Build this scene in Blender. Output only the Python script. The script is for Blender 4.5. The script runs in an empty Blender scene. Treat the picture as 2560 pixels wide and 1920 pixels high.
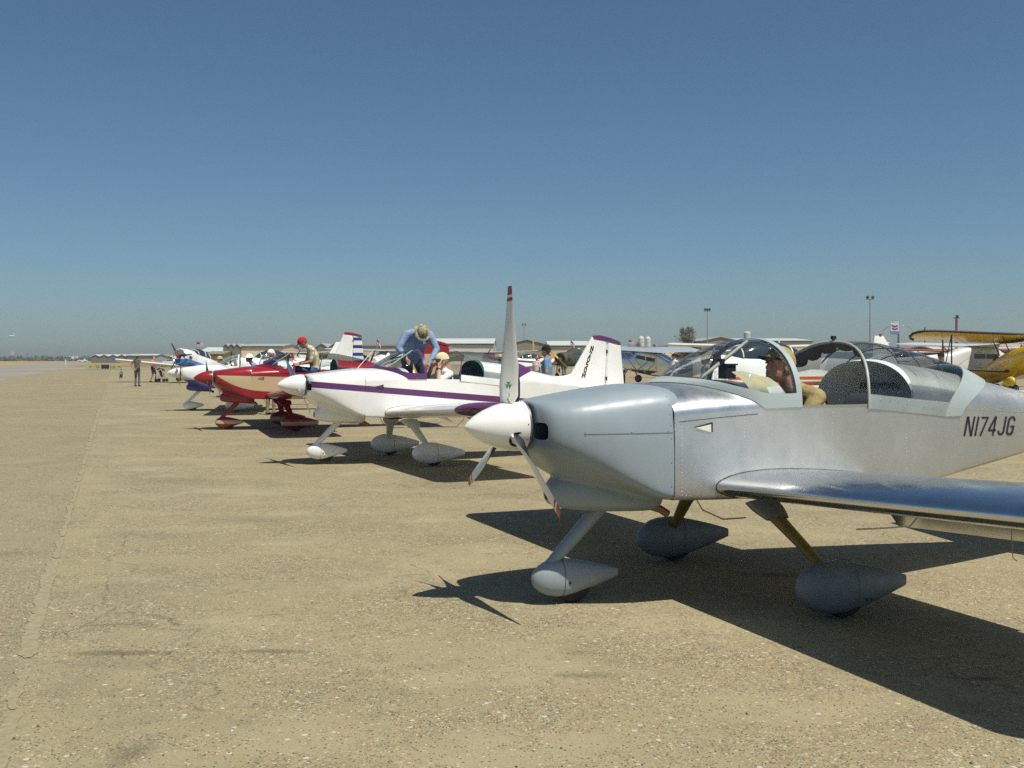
import bpy, bmesh, math, random
import numpy as np
from mathutils import Vector, Matrix

SC = bpy.context.scene
COL = SC.collection
R = math.radians
random.seed(7)
rng = np.random.default_rng(11)

# ------------------------------------------------------------------ camera, sky, sun, exposure
cam_d = bpy.data.cameras.new('camera')
cam_d.sensor_width = 36.0
cam_d.lens = 37.27
cam_d.shift_y = -63.0 / 2560.0
cam_d.clip_start = 0.1
cam_d.clip_end = 9000.0
cam = bpy.data.objects.new('camera', cam_d)
cam.location = (0, 0, 1.6)
cam.rotation_euler = (R(90), 0, 0)
COL.objects.link(cam)
SC.camera = cam

SUN = Vector((0.32, -0.393, 1.0)).normalized()
SUN_EL = math.asin(SUN.z)
SUN_AZ = math.atan2(SUN.x, SUN.y)
world = bpy.data.worlds.new('World')
SC.world = world
world.use_nodes = True
wn = world.node_tree
wn.nodes.clear()
sky = wn.nodes.new('ShaderNodeTexSky')
sky.sky_type = 'NISHITA'
sky.sun_disc = False
sky.sun_elevation = SUN_EL
sky.sun_rotation = SUN_AZ
sky.altitude = 100.0
sky.air_density = 0.8
sky.dust_density = 1.0
sky.ozone_density = 6.0
bg = wn.nodes.new('ShaderNodeBackground')
bg.inputs['Strength'].default_value = 0.064
wo = wn.nodes.new('ShaderNodeOutputWorld')
tint = wn.nodes.new('ShaderNodeMix'); tint.data_type = 'RGBA'; tint.blend_type = 'MULTIPLY'; tint.inputs[0].default_value = 1.0
tint.inputs[7].default_value = (.92, 1.05, .985, 1)
wn.links.new(sky.outputs[0], tint.inputs[6])
wn.links.new(tint.outputs[2], bg.inputs[0])
wn.links.new(bg.outputs[0], wo.inputs[0])

sun_d = bpy.data.lights.new('sun', 'SUN')
sun_d.energy = 4.2
sun_d.angle = R(0.53)
sun_d.color = (1.0, 0.95, 0.84)
sun = bpy.data.objects.new('sun', sun_d)
sun.rotation_euler = SUN.to_track_quat('Z', 'Y').to_euler()
COL.objects.link(sun)

SC.view_settings.view_transform = 'Standard'
SC.view_settings.look = 'None'
SC.view_settings.exposure = 0.3
SC.view_settings.gamma = 1.0
SC.render.engine = 'CYCLES'
SC.cycles.use_denoising = False          # leaves a little natural grain
SC.cycles.sample_clamp_indirect = 3.0
SC.cycles.max_bounces = 8
SC.cycles.transparent_max_bounces = 24

# ------------------------------------------------------------------ node and material helpers
class NB:
    def __init__(s, name):
        s.m = bpy.data.materials.new(name)
        s.m.use_nodes = True
        s.t = s.m.node_tree
        s.p = s.t.nodes['Principled BSDF']
        s.out = s.t.nodes['Material Output']
        s._c = None
    def n(s, typ, **kw):
        nd = s.t.nodes.new(typ)
        for k, v in kw.items():
            if hasattr(nd, k) and not k.startswith('in_'):
                setattr(nd, k, v)
        return nd
    def link(s, a, b):
        if isinstance(a, (int, float)):
            b.default_value = a
        elif isinstance(a, (tuple, list)):
            b.default_value = tuple(a) if len(a) == 4 or len(b.default_value) == 3 else (*a, 1)
        else:
            s.t.links.new(a, b)
    def coord(s, which='Object'):
        if s._c is None:
            s._c = s.n('ShaderNodeTexCoord')
        return s._c.outputs[which]
    def xyz(s):
        sp = s.n('ShaderNodeSeparateXYZ')
        s.link(s.coord(), sp.inputs[0])
        return sp.outputs
    def math(s, op, a, b=0.0, c=None):
        nd = s.n('ShaderNodeMath', operation=op)
        s.link(a, nd.inputs[0]); s.link(b, nd.inputs[1])
        if c is not None: s.link(c, nd.inputs[2])
        return nd.outputs[0]
    def noise(s, scale, detail=4, rough=.55, vec=None, dist=0):
        nd = s.n('ShaderNodeTexNoise')
        s.link(vec if vec is not None else s.coord(), nd.inputs['Vector'])
        nd.inputs['Scale'].default_value = scale
        nd.inputs['Detail'].default_value = detail
        nd.inputs['Roughness'].default_value = rough
        nd.inputs['Distortion'].default_value = dist
        return nd.outputs[0]
    def ramp(s, f, a, b, v0=0.0, v1=1.0):
        nd = s.n('ShaderNodeMapRange')
        s.link(f, nd.inputs[0])
        for i, v in enumerate((a, b, v0, v1)): nd.inputs[i + 1].default_value = v
        return nd.outputs[0]
    def mix(s, f, a, b, mode='MIX'):
        nd = s.n('ShaderNodeMix', data_type='RGBA', blend_type=mode)
        s.link(f, nd.inputs[0]); s.link(a, nd.inputs[6]); s.link(b, nd.inputs[7])
        return nd.outputs[2]
    def bump(s, h, strength=.3, dist=.01):
        nd = s.n('ShaderNodeBump')
        nd.inputs['Strength'].default_value = strength
        nd.inputs['Distance'].default_value = dist
        s.link(h, nd.inputs['Height'])
        s.link(nd.outputs[0], s.p.inputs['Normal'])
    def scaled(s, v):
        nd = s.n('ShaderNodeMapping')
        s.link(s.coord(), nd.inputs[0])
        nd.inputs['Scale'].default_value = v
        return nd.outputs[0]

def lit(c, k):
    return tuple(min(1.0, x * k) for x in c)

_mats = {}
def M(name, col, rough=.5, metal=0.0, var=.1, vs=5.0, bump=0.0, bs=60.0, coat=0.0, spec=.5, stretch=None):
    if name in _mats: return _mats[name]
    b = NB(name)
    vec = b.scaled(stretch) if stretch else None
    f = b.ramp(b.noise(vs, 5, .6, vec), .3, .7)
    b.link(b.mix(f, lit(col, 1 - var), lit(col, 1 + var)), b.p.inputs['Base Color'])
    b.link(b.ramp(b.noise(vs * 2.3, 3), .3, .7, max(.02, rough * .8), min(1, rough * 1.2)), b.p.inputs['Roughness'])
    b.p.inputs['Metallic'].default_value = metal
    b.p.inputs['Coat Weight'].default_value = coat
    b.p.inputs['Coat Roughness'].default_value = .08
    b.p.inputs['Specular IOR Level'].default_value = spec
    if bump: b.bump(b.noise(bs, 4, .6, vec), bump, .01)
    _mats[name] = b.m
    return b.m

def paint(name, base, layers, rough=.28, coat=.5, var=.05):
    """gloss aircraft paint; layers are (colour, function(b, x, y, z) -> mask)"""
    b = NB(name)
    x, y, z = b.xyz()
    c = b.mix(b.ramp(b.noise(3.0, 4), .3, .7), lit(base, 1 - var), lit(base, 1 + var))
    for col, fn in layers:
        c = b.mix(fn(b, x, y, z), c, col)
    b.link(c, b.p.inputs['Base Color'])
    b.link(b.ramp(b.noise(7.0, 3), .3, .7, rough * .8, rough * 1.25), b.p.inputs['Roughness'])
    b.p.inputs['Coat Weight'].default_value = coat
    b.p.inputs['Coat Roughness'].default_value = .1
    _mats[name] = b.m
    return b.m

def band(z0, k0, z1, k1, xlo=-99., xhi=99.):
    """mask: z0 + k0*x < z < z1 + k1*x and xlo < x < xhi"""
    def fn(b, x, y, z):
        lo = b.math('GREATER_THAN', z, b.math('MULTIPLY_ADD', x, k0, z0))
        hi = b.math('LESS_THAN', z, b.math('MULTIPLY_ADD', x, k1, z1))
        m = b.math('MULTIPLY', lo, hi)
        if xlo > -90: m = b.math('MULTIPLY', m, b.math('GREATER_THAN', x, xlo))
        if xhi < 90: m = b.math('MULTIPLY', m, b.math('LESS_THAN', x, xhi))
        return m
    return fn

def alu(name, col, r0, r1, wave=.25, ws=2.2, smear=9.0):
    b = NB(name)
    f = b.ramp(b.noise(smear, 6, .65), .35, .68)
    b.link(b.mix(f, lit(col, .93), lit(col, 1.04)), b.p.inputs['Base Color'])
    f2 = b.ramp(b.noise(smear * .45, 6, .7, b.scaled((1.2, 1, .7))), .34, .66, r0, r1)
    b.link(f2, b.p.inputs['Roughness'])
    b.p.inputs['Metallic'].default_value = 1.0
    h = b.math('ADD', b.noise(ws, 2), b.math('MULTIPLY', b.noise(38.0, 3), .003))
    b.bump(h, wave, .05)
    _mats[name] = b.m
    return b.m

def glass(name, tint=(.91, .95, .95), refl=1.0):
    if name in _mats: return _mats[name]
    b = NB(name)
    b.t.nodes.remove(b.p)
    tr = b.n('ShaderNodeBsdfTransparent'); tr.inputs[0].default_value = (*tint, 1)
    gl = b.n('ShaderNodeBsdfGlossy'); gl.inputs['Roughness'].default_value = .03
    fr = b.n('ShaderNodeFresnel'); fr.inputs[0].default_value = 1.49
    k = b.math('MULTIPLY', fr.outputs[0], refl * .75)
    k = b.math('ADD', k, b.ramp(b.noise(4.0, 4), .45, .8, 0.0, .05))
    mx = b.n('ShaderNodeMixShader')
    b.link(k, mx.inputs[0]); b.link(tr.outputs[0], mx.inputs[1]); b.link(gl.outputs[0], mx.inputs[2])
    b.link(mx.outputs[0], b.out.inputs[0])
    _mats[name] = b.m
    return b.m

# ------------------------------------------------------------------ mesh helpers
def ob(name, v, f, mat, parent=None, smooth=35, mats=None, idx=None):
    used = sorted({i for q in f for i in q})
    if len(used) < len(v):                      # drop points no face uses
        mp = {a: b for b, a in enumerate(used)}
        v = [v[i] for i in used]; f = [tuple(mp[i] for i in q) for q in f]
    me = bpy.data.meshes.new(name)
    me.from_pydata([tuple(map(float, p)) for p in v], [], f)
    me.update()
    for m in (mats or [mat]): me.materials.append(m)
    if idx is not None: me.polygons.foreach_set('material_index', np.array(idx, dtype=np.int32))
    if smooth:
        me.polygons.foreach_set('use_smooth', [True] * len(me.polygons))
        me.set_sharp_from_angle(angle=R(smooth))
    o = bpy.data.objects.new(name, me)
    COL.objects.link(o)
    if parent: o.parent = parent
    return o

def tag(o, label=None, cat=None, group=None, kind=None):
    if label: o['label'] = label
    if cat: o['category'] = cat
    if group: o['group'] = group
    if kind: o['kind'] = kind
    return o

def empty(name, loc, rz=0.0, label=None, cat=None, group=None, pitch=0.0, scale=1.0):
    o = bpy.data.objects.new(name, None)
    o.empty_display_size = .2
    o.rotation_mode = 'XYZ'
    o.location = loc
    o.rotation_euler = (0, pitch, rz)
    o.scale = (scale,) * 3
    COL.objects.link(o)
    return tag(o, label, cat, group)

class MB:
    """collects simple solids into one mesh"""
    def __init__(s): s.v = []; s.f = []
    def add(s, v, f):
        o = len(s.v); s.v += [tuple(p) for p in v]; s.f += [tuple(i + o for i in q) for q in f]; return s
    def box(s, a, b):
        x0, y0, z0 = a; x1, y1, z1 = b
        return s.add([(x0,y0,z0),(x1,y0,z0),(x1,y1,z0),(x0,y1,z0),(x0,y0,z1),(x1,y0,z1),(x1,y1,z1),(x0,y1,z1)],
                     [(0,3,2,1),(4,5,6,7),(0,1,5,4),(1,2,6,5),(2,3,7,6),(3,0,4,7)])
    def tube(s, pts, rad, n=8, flat=1.0):
        """round (or flattened) rod along points; rad a number or one per point"""
        pts = [Vector(p) for p in pts]
        rad = rad if isinstance(rad, (list, tuple)) else [rad] * len(pts)
        rings = []
        up = None
        for i, p in enumerate(pts):
            d = (pts[min(i + 1, len(pts) - 1)] - pts[max(i - 1, 0)]).normalized()
            if up is None:
                up = Vector((1, 0, 0)) if abs(d.x) < .8 else Vector((0, 0, 1))
            a = (up - d * up.dot(d)).normalized(); b = d.cross(a); up = a
            rings.append([p + a * (rad[i] * math.cos(k * 2 * math.pi / n)) + b * (flat * rad[i] * math.sin(k * 2 * math.pi / n)) for k in range(n)])
        return s.rings(rings, True, True)
    def rings(s, rings, cap0=False, cap1=False, closed=True):
        n = len(rings[0]); v = [p for r in rings for p in r]; f = []
        for i in range(len(rings) - 1):
            for k in range(n if closed else n - 1):
                k2 = (k + 1) % n
                f.append((i*n + k, i*n + k2, (i+1)*n + k2, (i+1)*n + k))
        if cap0: f.append(tuple(range(n - 1, -1, -1)))
        if cap1: f.append(tuple((len(rings)-1)*n + k for k in range(n)))
        return s.add(v, f)
    def lathe(s, prof, axis=(0, 0, 1), org=(0, 0, 0), n=20, ref=None):
        """prof: (distance along axis, radius)"""
        ax = Vector(axis).normalized(); o = Vector(org)
        ref = Vector((0, 0, 1)) if abs(ax.z) < .8 else Vector((1, 0, 0))
        a = (ref - ax * ref.dot(ax)).normalized(); b = ax.cross(a)
        rr = [[o + ax * h + (a * math.cos(k*2*math.pi/n) + b * math.sin(k*2*math.pi/n)) * max(r, 1e-4) for k in range(n)] for h, r in prof]
        return s.rings(rr, True, True)
    def ball(s, c, r, n=12, m=8):
        rx, ry, rz = r if isinstance(r, (tuple, list)) else (r, r, r)
        rr = []
        for i in range(m + 1):
            th = math.pi * i / m
            s_, c_ = max(math.sin(th), 1e-3), math.cos(th)
            rr.append([(c[0] + rx*s_*math.cos(k*2*math.pi/n), c[1] + ry*s_*math.sin(k*2*math.pi/n), c[2] - rz*c_) for k in range(n)])
        return s.rings(rr, True, True)
    def ob(s, name, mat, parent=None, smooth=35, **k):
        return ob(name, s.v, s.f, mat, parent, smooth, **k)

def qspline(c, m=4):
    """clamped uniform quadratic B-spline through control points"""
    c = np.array(c, float); k = len(c) - 1; out = []
    for i in range(1, k):
        a = c[0] if i == 1 else (c[i-1] + c[i]) / 2
        e = c[k] if i == k - 1 else (c[i] + c[i+1]) / 2
        for j in range(m):
            u = j / m
            out.append((1-u)**2*a + 2*u*(1-u)*c[i] + u*u*e)
    out.append(c[k])
    return np.array(out)

def hermite(xs, ys, x):
    """smooth interpolation of rows ys at xs"""
    xs = np.array(xs, float); ys = np.array(ys, float)
    if xs[0] > xs[-1]: xs = xs[::-1]; ys = ys[::-1]
    x = min(max(x, xs[0]), xs[-1])
    i = int(min(max(np.searchsorted(xs, x) - 1, 0), len(xs) - 2))
    d = (ys[1:] - ys[:-1]) / ((xs[1:] - xs[:-1]).reshape(-1, *([1] * (ys.ndim - 1))))
    def tan(j):
        if j == 0: return d[0]
        if j == len(xs) - 1: return d[-1]
        return np.where(d[j-1] * d[j] <= 0, 0, 2 * d[j-1] * d[j] / np.where(d[j-1] + d[j] == 0, 1, d[j-1] + d[j]))
    h = xs[i+1] - xs[i]; u = (x - xs[i]) / h
    return ((2*u**3 - 3*u**2 + 1) * ys[i] + (u**3 - 2*u**2 + u) * h * tan(i) + (-2*u**3 + 3*u**2) * ys[i+1] + (u**3 - u**2) * h * tan(i+1))

def loft_half(stations, ts, m=4, closed=True):
    """stations {t: [(v, z), ...]} from the bottom centre round to the top; mirrored rings"""
    keys = sorted(stations)
    arr = np.array([stations[k] for k in keys], float)
    rings = []
    for t in ts:
        h = qspline(hermite(keys, arr, t), m)
        left = [(t, p[0], p[1]) for p in h]
        right = [(t, -p[0], p[1]) for p in h[::-1]]
        rings.append(left + right[1:-1] if closed else None)
    return rings

def outward(o, zc=1.0):
    """make face normals of an open shell point away from the fuselage axis"""
    t = 0.0
    for p in o.data.polygons:
        c = p.center
        t += (p.normal.y * c.y + p.normal.z * (c.z - zc)) * p.area
    if t < 0: o.data.flip_normals()

def solidify(o, th, inner=None, offset=-1):
    outward(o)
    if inner:
        o.data.materials.append(inner)
    md = o.modifiers.new('shell', 'SOLIDIFY')
    md.thickness = th; md.offset = offset
    md.use_quality_normals = True
    if not inner:
        es = o.modifiers.new('crisp', 'EDGE_SPLIT'); es.split_angle = R(40)
    if inner:
        md.use_rim = False
        md.material_offset = len(o.data.materials) - 1
    return o

def text_ob(name, s, size, mat, parent, mtx, shear=0.0, xs=1.0, ext=.0015, spacing=1.0, align='LEFT', bold=0.0):
    cu = bpy.data.curves.new(name, 'FONT')
    cu.body = s; cu.size = size; cu.shear = shear; cu.extrude = ext; cu.space_character = spacing
    cu.align_x = align; cu.resolution_u = 3; cu.offset = bold
    tmp = bpy.data.objects.new('tmp', cu); COL.objects.link(tmp)
    dg = bpy.context.evaluated_depsgraph_get()
    me = bpy.data.meshes.new_from_object(tmp.evaluated_get(dg))
    bpy.data.objects.remove(tmp); bpy.data.curves.remove(cu)
    me.transform(Matrix.Diagonal((xs, 1, 1, 1)))
    me.transform(mtx)
    me.name = name
    me.materials.clear(); me.materials.append(mat)
    o = bpy.data.objects.new(name, me); COL.objects.link(o)
    if parent: o.parent = parent
    return o

GLYPH = {  # strokes on a cell 1 high
    'N': (.62, [[(.06, 0), (.06, 1)], [(.08, 1), (.54, 0)], [(.56, 0), (.56, 1)]]), '1': (.16, [[(.08, 0), (.08, 1)]]), '7': (.52, [[(.0, .93), (.48, .93), (.14, 0)]]),
    '4': (.60, [[(.42, 0), (.42, 1)], [(.40, 1), (.04, .30)], [(.0, .28), (.58, .28)]]), 'J': (.50, [[(.44, 1), (.44, .2), (.34, .07), (.16, .07), (.05, .17), (.05, .27)]]),
    'G': (.58, [[(.50, .74), (.50, .84), (.38, .94), (.18, .94), (.06, .82), (.06, .18), (.18, .06), (.38, .06), (.50, .18), (.50, .46), (.30, .46)]]),
    '2': (.54, [[(.05, .74), (.05, .82), (.17, .94), (.37, .94), (.49, .82), (.49, .66), (.05, .06), (.52, .06)]]),
    '0': (.54, [[(.06, .2), (.06, .8), (.18, .94), (.36, .94), (.48, .8), (.48, .2), (.36, .06), (.18, .06), (.06, .2)]]),
    '5': (.54, [[(.48, .94), (.08, .94), (.06, .55), (.34, .58), (.48, .45), (.48, .2), (.36, .06), (.16, .06), (.04, .16)]]),
    'D': (.56, [[(.07, .06), (.07, .94), (.34, .94), (.49, .8), (.49, .2), (.34, .06), (.07, .06)]]),
    'M': (.72, [[(.06, 0), (.06, 1)], [(.08, 1), (.36, .35), (.64, 1)], [(.66, 1), (.66, 0)]])}

def strokes(name, txt, h, w, mat, parent, mtx, slant=0.0, gap=.14, xs=1.0, stack=None):
    """painted block lettering drawn as flat mitred strokes"""
    mb = MB(); cx = 0.0
    for n_, ch in enumerate(txt):
        adv, paths = GLYPH[ch]
        ox, oy = (cx, 0.0) if stack is None else (stack[0] * n_ - adv * .5 * xs, stack[1] * n_)
        for path in paths:
            pts = [Vector(((p[0] * xs + ox + p[1] * slant) * h, (p[1] + oy) * h, 0)) for p in path]
            L_, R_ = [], []
            for i, p in enumerate(pts):
                d0 = (p - pts[i-1]).normalized() if i else (pts[1] - p).normalized()
                d1 = (pts[i+1] - p).normalized() if i < len(pts) - 1 else d0
                n0 = Vector((-d0.y, d0.x, 0)); n1 = Vector((-d1.y, d1.x, 0))
                b_ = (n0 + n1); b_ = b_.normalized() if b_.length > 1e-4 else n0
                k = min(1.7, 1 / max(.3, b_.dot(n1)))
                L_.append(p + b_ * (w * h * .5 * k)); R_.append(p - b_ * (w * h * .5 * k))
            n = len(pts)
            mb.add([mtx @ q for q in L_ + R_], [(i, i + n, i + n + 1, i + 1) for i in range(n - 1)])
        cx += (adv + gap) * xs
    return mb.ob(name, mat, parent, 0)

def frame(o, x, y):
    """matrix with origin o, text baseline along x, up along y"""
    x = Vector(x).normalized(); y = Vector(y); y = (y - x * y.dot(x)).normalized(); z = x.cross(y)
    m = Matrix.Identity(4)
    for i, a in enumerate((x, y, z)):
        for j in range(3): m[j][i] = a[j]
    m.translation = Vector(o)
    return m

def fix_normals(me):
    b_ = bmesh.new(); b_.from_mesh(me)
    bmesh.ops.recalc_face_normals(b_, faces=b_.faces)
    b_.to_mesh(me); b_.free()

def bake(o):
    """apply the modifiers of an object to its mesh"""
    dg = bpy.context.evaluated_depsgraph_get()
    me = bpy.data.meshes.new_from_object(o.evaluated_get(dg))
    o.modifiers.clear()
    old = o.data; o.data = me; me.name = o.name
    bpy.data.meshes.remove(old)
    return o

# ------------------------------------------------------------------ the airfield: ground, apron, taxiways, runway
CA, SA = .936, .351
def sr(s, r, z=0.0):
    """apron axes: s across the line of aircraft, r along it"""
    return (s * CA - r * SA, s * SA + r * CA, z)

def sheet(name, pts, mat, z):
    return tag(ob(name, [(p[0], p[1], z) for p in pts], [tuple(range(len(pts)))], mat, smooth=0), kind='structure')

def apron_material():
    b = NB('apron_surface')
    x, y, z = b.xyz()
    co = b.coord()
    warp = b.n('ShaderNodeVectorMath', operation='MULTIPLY_ADD')
    nz = b.n('ShaderNodeTexNoise'); nz.inputs['Scale'].default_value = 1.6; nz.inputs['Detail'].default_value = 5
    b.link(co, nz.inputs['Vector'])
    b.link(nz.outputs[1], warp.inputs[0]); warp.inputs[1].default_value = (.9, .9, 0); b.link(co, warp.inputs[2])
    wv = warp.outputs[0]
    c = b.mix(b.ramp(b.noise(.22, 6, .62), .34, .66), (.240, .202, .112), (.338, .290, .172))
    # wind-swept fines lying in long soft patches
    c = b.mix(b.ramp(b.noise(.8, 6, .62, b.scaled((.9, 1.1, 1))), .49, .62, 0, .60), c, (.360, .312, .190))
    # old oil and tyre marks
    c = b.mix(b.ramp(b.noise(.55, 7, .72, b.scaled((1.1, .9, 1))), .515, .63, 0, .58), c, (.15, .127, .080))
    c = b.mix(b.ramp(b.noise(2.2, 7, .78, b.scaled((1, 1.1, 1))), .56, .66, 0, .70), c, (.115, .098, .066))
    # the lane left of the long joint is older and greyer
    s_ = b.math('ADD', b.math('MULTIPLY', x, CA), b.math('MULTIPLY', y, SA))
    edge = b.math('ADD', s_, b.math('MULTIPLY', b.noise(3.0, 3), .10))
    c = b.mix(b.math('MULTIPLY', b.math('LESS_THAN', edge, -.40), .45), c, (.178, .150, .092))
    # coarse worn patches where the aggregate shows, between areas of settled fines
    dens = b.ramp(b.noise(.9, 6, .68, b.scaled((.9, 1.1, 1))), .43, .56, 0.12, 1.0)
    c = b.mix(b.math('MULTIPLY', dens, b.ramp(b.noise(11.0, 6, .8), .475, .56, 0, .60)), c, (.120, .097, .056))
    c = b.mix(b.math('MULTIPLY', dens, b.ramp(b.noise(38.0, 5, .8), .51, .58, 0, .85)), c, (.115, .095, .062))
    c = b.mix(b.math('MULTIPLY', dens, b.ramp(b.noise(27.0, 5, .75, b.scaled((1.3, 1, 1))), .52, .60, 0, .70)), c, (.42, .345, .205))
    # grit
    g = b.noise(75.0, 4, .7)
    c = b.mix(b.ramp(g, .36, .64, 0, .55), c, (.375, .325, .205))
    c = b.mix(b.ramp(b.noise(130.0, 3, .7), .54, .66, 0, .7), c, (.12, .10, .07))
    heights = None
    for sc, thr, pal in ((62.0, .70, ((.50, .44, .32), (.40, .25, .12))), (78.0, .76, ((.085, .07, .05), (.06, .05, .036))), (34.0, .93, ((.52, .48, .39), (.33, .19, .09))), (140.0, .70, ((.48, .42, .30), (.07, .058, .042)))):
        vo = b.n('ShaderNodeTexVoronoi'); vo.inputs['Scale'].default_value = sc
        b.link(co, vo.inputs['Vector'])
        se = b.n('ShaderNodeSeparateColor'); b.link(vo.outputs['Color'], se.inputs[0])
        m = b.math('MULTIPLY', b.math('GREATER_THAN', se.outputs[0], thr), b.math('LESS_THAN', vo.outputs['Distance'], .42))
        m = b.math('MULTIPLY', m, b.math('LESS_THAN', se.outputs[2], dens))
        c = b.mix(b.math('MULTIPLY', m, .85), c, b.mix(b.math('GREATER_THAN', se.outputs[1], .55), pal[0], pal[1]))
        heights = m if heights is None else b.math('ADD', heights, m)
    # cracks
    crk = None
    for sc, w, k in ((.23, .0035, .45), (.8, .007, .60)):
        vo = b.n('ShaderNodeTexVoronoi', feature='DISTANCE_TO_EDGE'); vo.inputs['Scale'].default_value = sc
        b.link(wv, vo.inputs['Vector'])
        m = b.math('MULTIPLY', b.ramp(vo.outputs[0], 0, w, 1, 0), b.ramp(b.noise(.5, 3, .6, b.scaled((1 + sc, 1, 1))), k, k + .08))
        crk = m if crk is None else b.math('MAXIMUM', crk, m)
    crk = b.math('MULTIPLY', crk, b.ramp(b.noise(9.0, 4, .7), .35, .6))
    c = b.mix(b.math('MULTIPLY', crk, .6), c, (.085, .07, .05))
    # oil and weather stains in known places
    for x0, y0, rx, ry, k in ((1.92, 7.86, .34, .13, .75), (-2.12, 5.76, .40, .05, .5), (-1.32, 5.80, .28, .045, .5), (-2.0, 5.55, .4, .12, .2), (-1.55, 4.28, .12, .22, .6), (-2.6, 4.25, .45, .10, .5), (-3.3, 9.6, .5, .25, .25), (-2.6, 10.6, .5, .3, .2), (.4, 5.35, .22, .07, .45), (2.35, 5.3, .10, .03, .7), (-4.2, 8.7, .4, .2, .2), (.1, 12.4, .6, .4, .15), (-4.6, 14.0, .8, .6, .2)):
        dx = b.math('MULTIPLY', b.math('SUBTRACT', x, x0), 1 / rx); dy = b.math('MULTIPLY', b.math('SUBTRACT', y, y0), 1 / ry)
        d = b.math('SQRT', b.math('ADD', b.math('MULTIPLY', dx, dx), b.math('MULTIPLY', dy, dy)))
        d = b.math('ADD', d, b.math('MULTIPLY', b.math('SUBTRACT', nz.outputs[0], .5), 2.2))
        d = b.math('ADD', d, b.math('MULTIPLY', b.math('SUBTRACT', g, .5), 2.6))
        c = b.mix(b.ramp(d, 1.1, .25, 0, k), c, (.075, .064, .046))
    b.link(c, b.p.inputs['Base Color'])
    b.p.inputs['Roughness'].default_value = .92
    b.p.inputs['Specular IOR Level'].default_value = .2
    h = b.math('ADD', b.math('MULTIPLY', heights, .5), b.math('SUBTRACT', b.math('MULTIPLY', g, .9), b.math('MULTIPLY', crk, 1.5)))
    b.bump(h, .55, .006)
    return b.m

M_field = M('dry_field_soil', (.27, .20, .105), .95, var=.35, vs=.02, spec=.1)
M_taxi = M('taxiway_concrete', (.25, .24, .195), .9, var=.16, vs=.12, spec=.2, stretch=(1, .3, 1))
M_runway = M('runway_asphalt', (.10, .105, .11), .9, var=.2, vs=.1, spec=.2)
M_grass = M('dry_grass', (.33, .245, .12), .95, var=.3, vs=.06, spec=.1, stretch=(.5, 2, 1))
M_apron = apron_material()

L = 4000
sheet('ground', [(-L, -L), (L, -L), (L, L), (-L, L)], M_field, 0 - .020)
sheet('grass_verge', [sr(-400, -300), sr(-22, -300), sr(-22, 900), sr(-400, 900)], M_grass, -.016)
sheet('taxiway', [sr(-23, -300), sr(-7.9, -300), sr(-7.9, 900), sr(-23, 900)], M_taxi, -.012)
sheet('runway', [sr(-110, -600), sr(-80, -600), sr(-80, 1800), sr(-110, 1800)], M_runway, -.008)
sheet('cross_taxiway', [sr(-8, 168), sr(400, 168), sr(400, 186), sr(-8, 186)], M_taxi, -.008)
sheet('apron', [sr(-8, -200), sr(400, -200), sr(400, 166), sr(-8, 166)], M_apron, 0.0)

# sealed long joint beside the line of aircraft, broken into worn lengths
M_seal = M('joint_sealant', (.288, .250, .155), .9, var=.20, vs=22, bump=.4, bs=50, spec=.2)
def joint():
    root = tag(empty('pavement_joint', (0, 0, 0)), kind='structure')
    r = 1.5
    while r < 70:
        ln = random.uniform(.7, 3.2)
        n = int(ln / .022) + 3
        w0 = random.uniform(.030, .075)
        top = []; bot = []
        a = e = 0.0
        for i in range(n):
            u = i / (n - 1)
            tap = min(1, .35 + u * n * .16, .35 + (1 - u) * n * .16)
            a = .90 * a + random.uniform(-.010, .010); e = .88 * e + random.uniform(-.006, .006)
            top.append(sr(-.43 - max(.006, w0 + a) * tap, r + u * ln, .004))
            bot.append(sr(-.43 + max(.004, w0 * .5 + e) * tap, r + u * ln, .004))
        ob('sealant_strip', top + bot, [(i, i + n, i + n + 1, i + 1) for i in range(n - 1)], M_seal, root, 0)
        r += ln + (random.uniform(.01, .08) if random.random() < .75 else random.uniform(.15, .4))
joint()

# loose grit lying on the apron near the camera
def grit():
    mb = MB()
    for _ in range(2600):
        y = 3.9 + 9 * random.random() ** 1.8
        x = random.uniform(-.52, .52) * y
        r = random.uniform(.0018, .0055) * (1.6 if random.random() < .05 else 1)
        a = random.random() * 6.28
        pts = []
        for k in range(5):
            t = a + k * 1.2566 + random.uniform(-.3, .3); q = r * random.uniform(.7, 1.3)
            pts.append((x + q * math.cos(t), y + q * math.sin(t)))
        v = [(p[0], p[1], .0) for p in pts] + [(x + (p[0]-x)*.6, y + (p[1]-y)*.6, r * .8) for p in pts]
        f = [(k, (k+1) % 5, 5 + (k+1) % 5, 5 + k) for k in range(5)] + [(5, 6, 7, 8, 9)]
        mb.add(v, f)
    b = NB('grit_stone')
    g = b.n('ShaderNodeNewGeometry')
    r_ = b.n('ShaderNodeValToRGB'); b.link(g.outputs['Random Per Island'], r_.inputs[0])
    cr = r_.color_ramp; cr.interpolation = 'CONSTANT'
    cr.elements[0].color = (.10, .085, .06, 1); cr.elements[1].position = .3; cr.elements[1].color = (.36, .31, .22, 1)
    for p, c in ((.6, (.36, .24, .13, 1)), (.75, (.30, .27, .21, 1)), (.96, (.50, .47, .40, 1))):
        e = cr.elements.new(p); e.color = c
    b.link(r_.outputs[0], b.p.inputs['Base Color']); b.p.inputs['Roughness'].default_value = .9
    tag(mb.ob('loose_grit', b.m, smooth=0), 'small loose grit and pebbles scattered over the tan apron', 'grit', kind='stuff')
grit()

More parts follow.
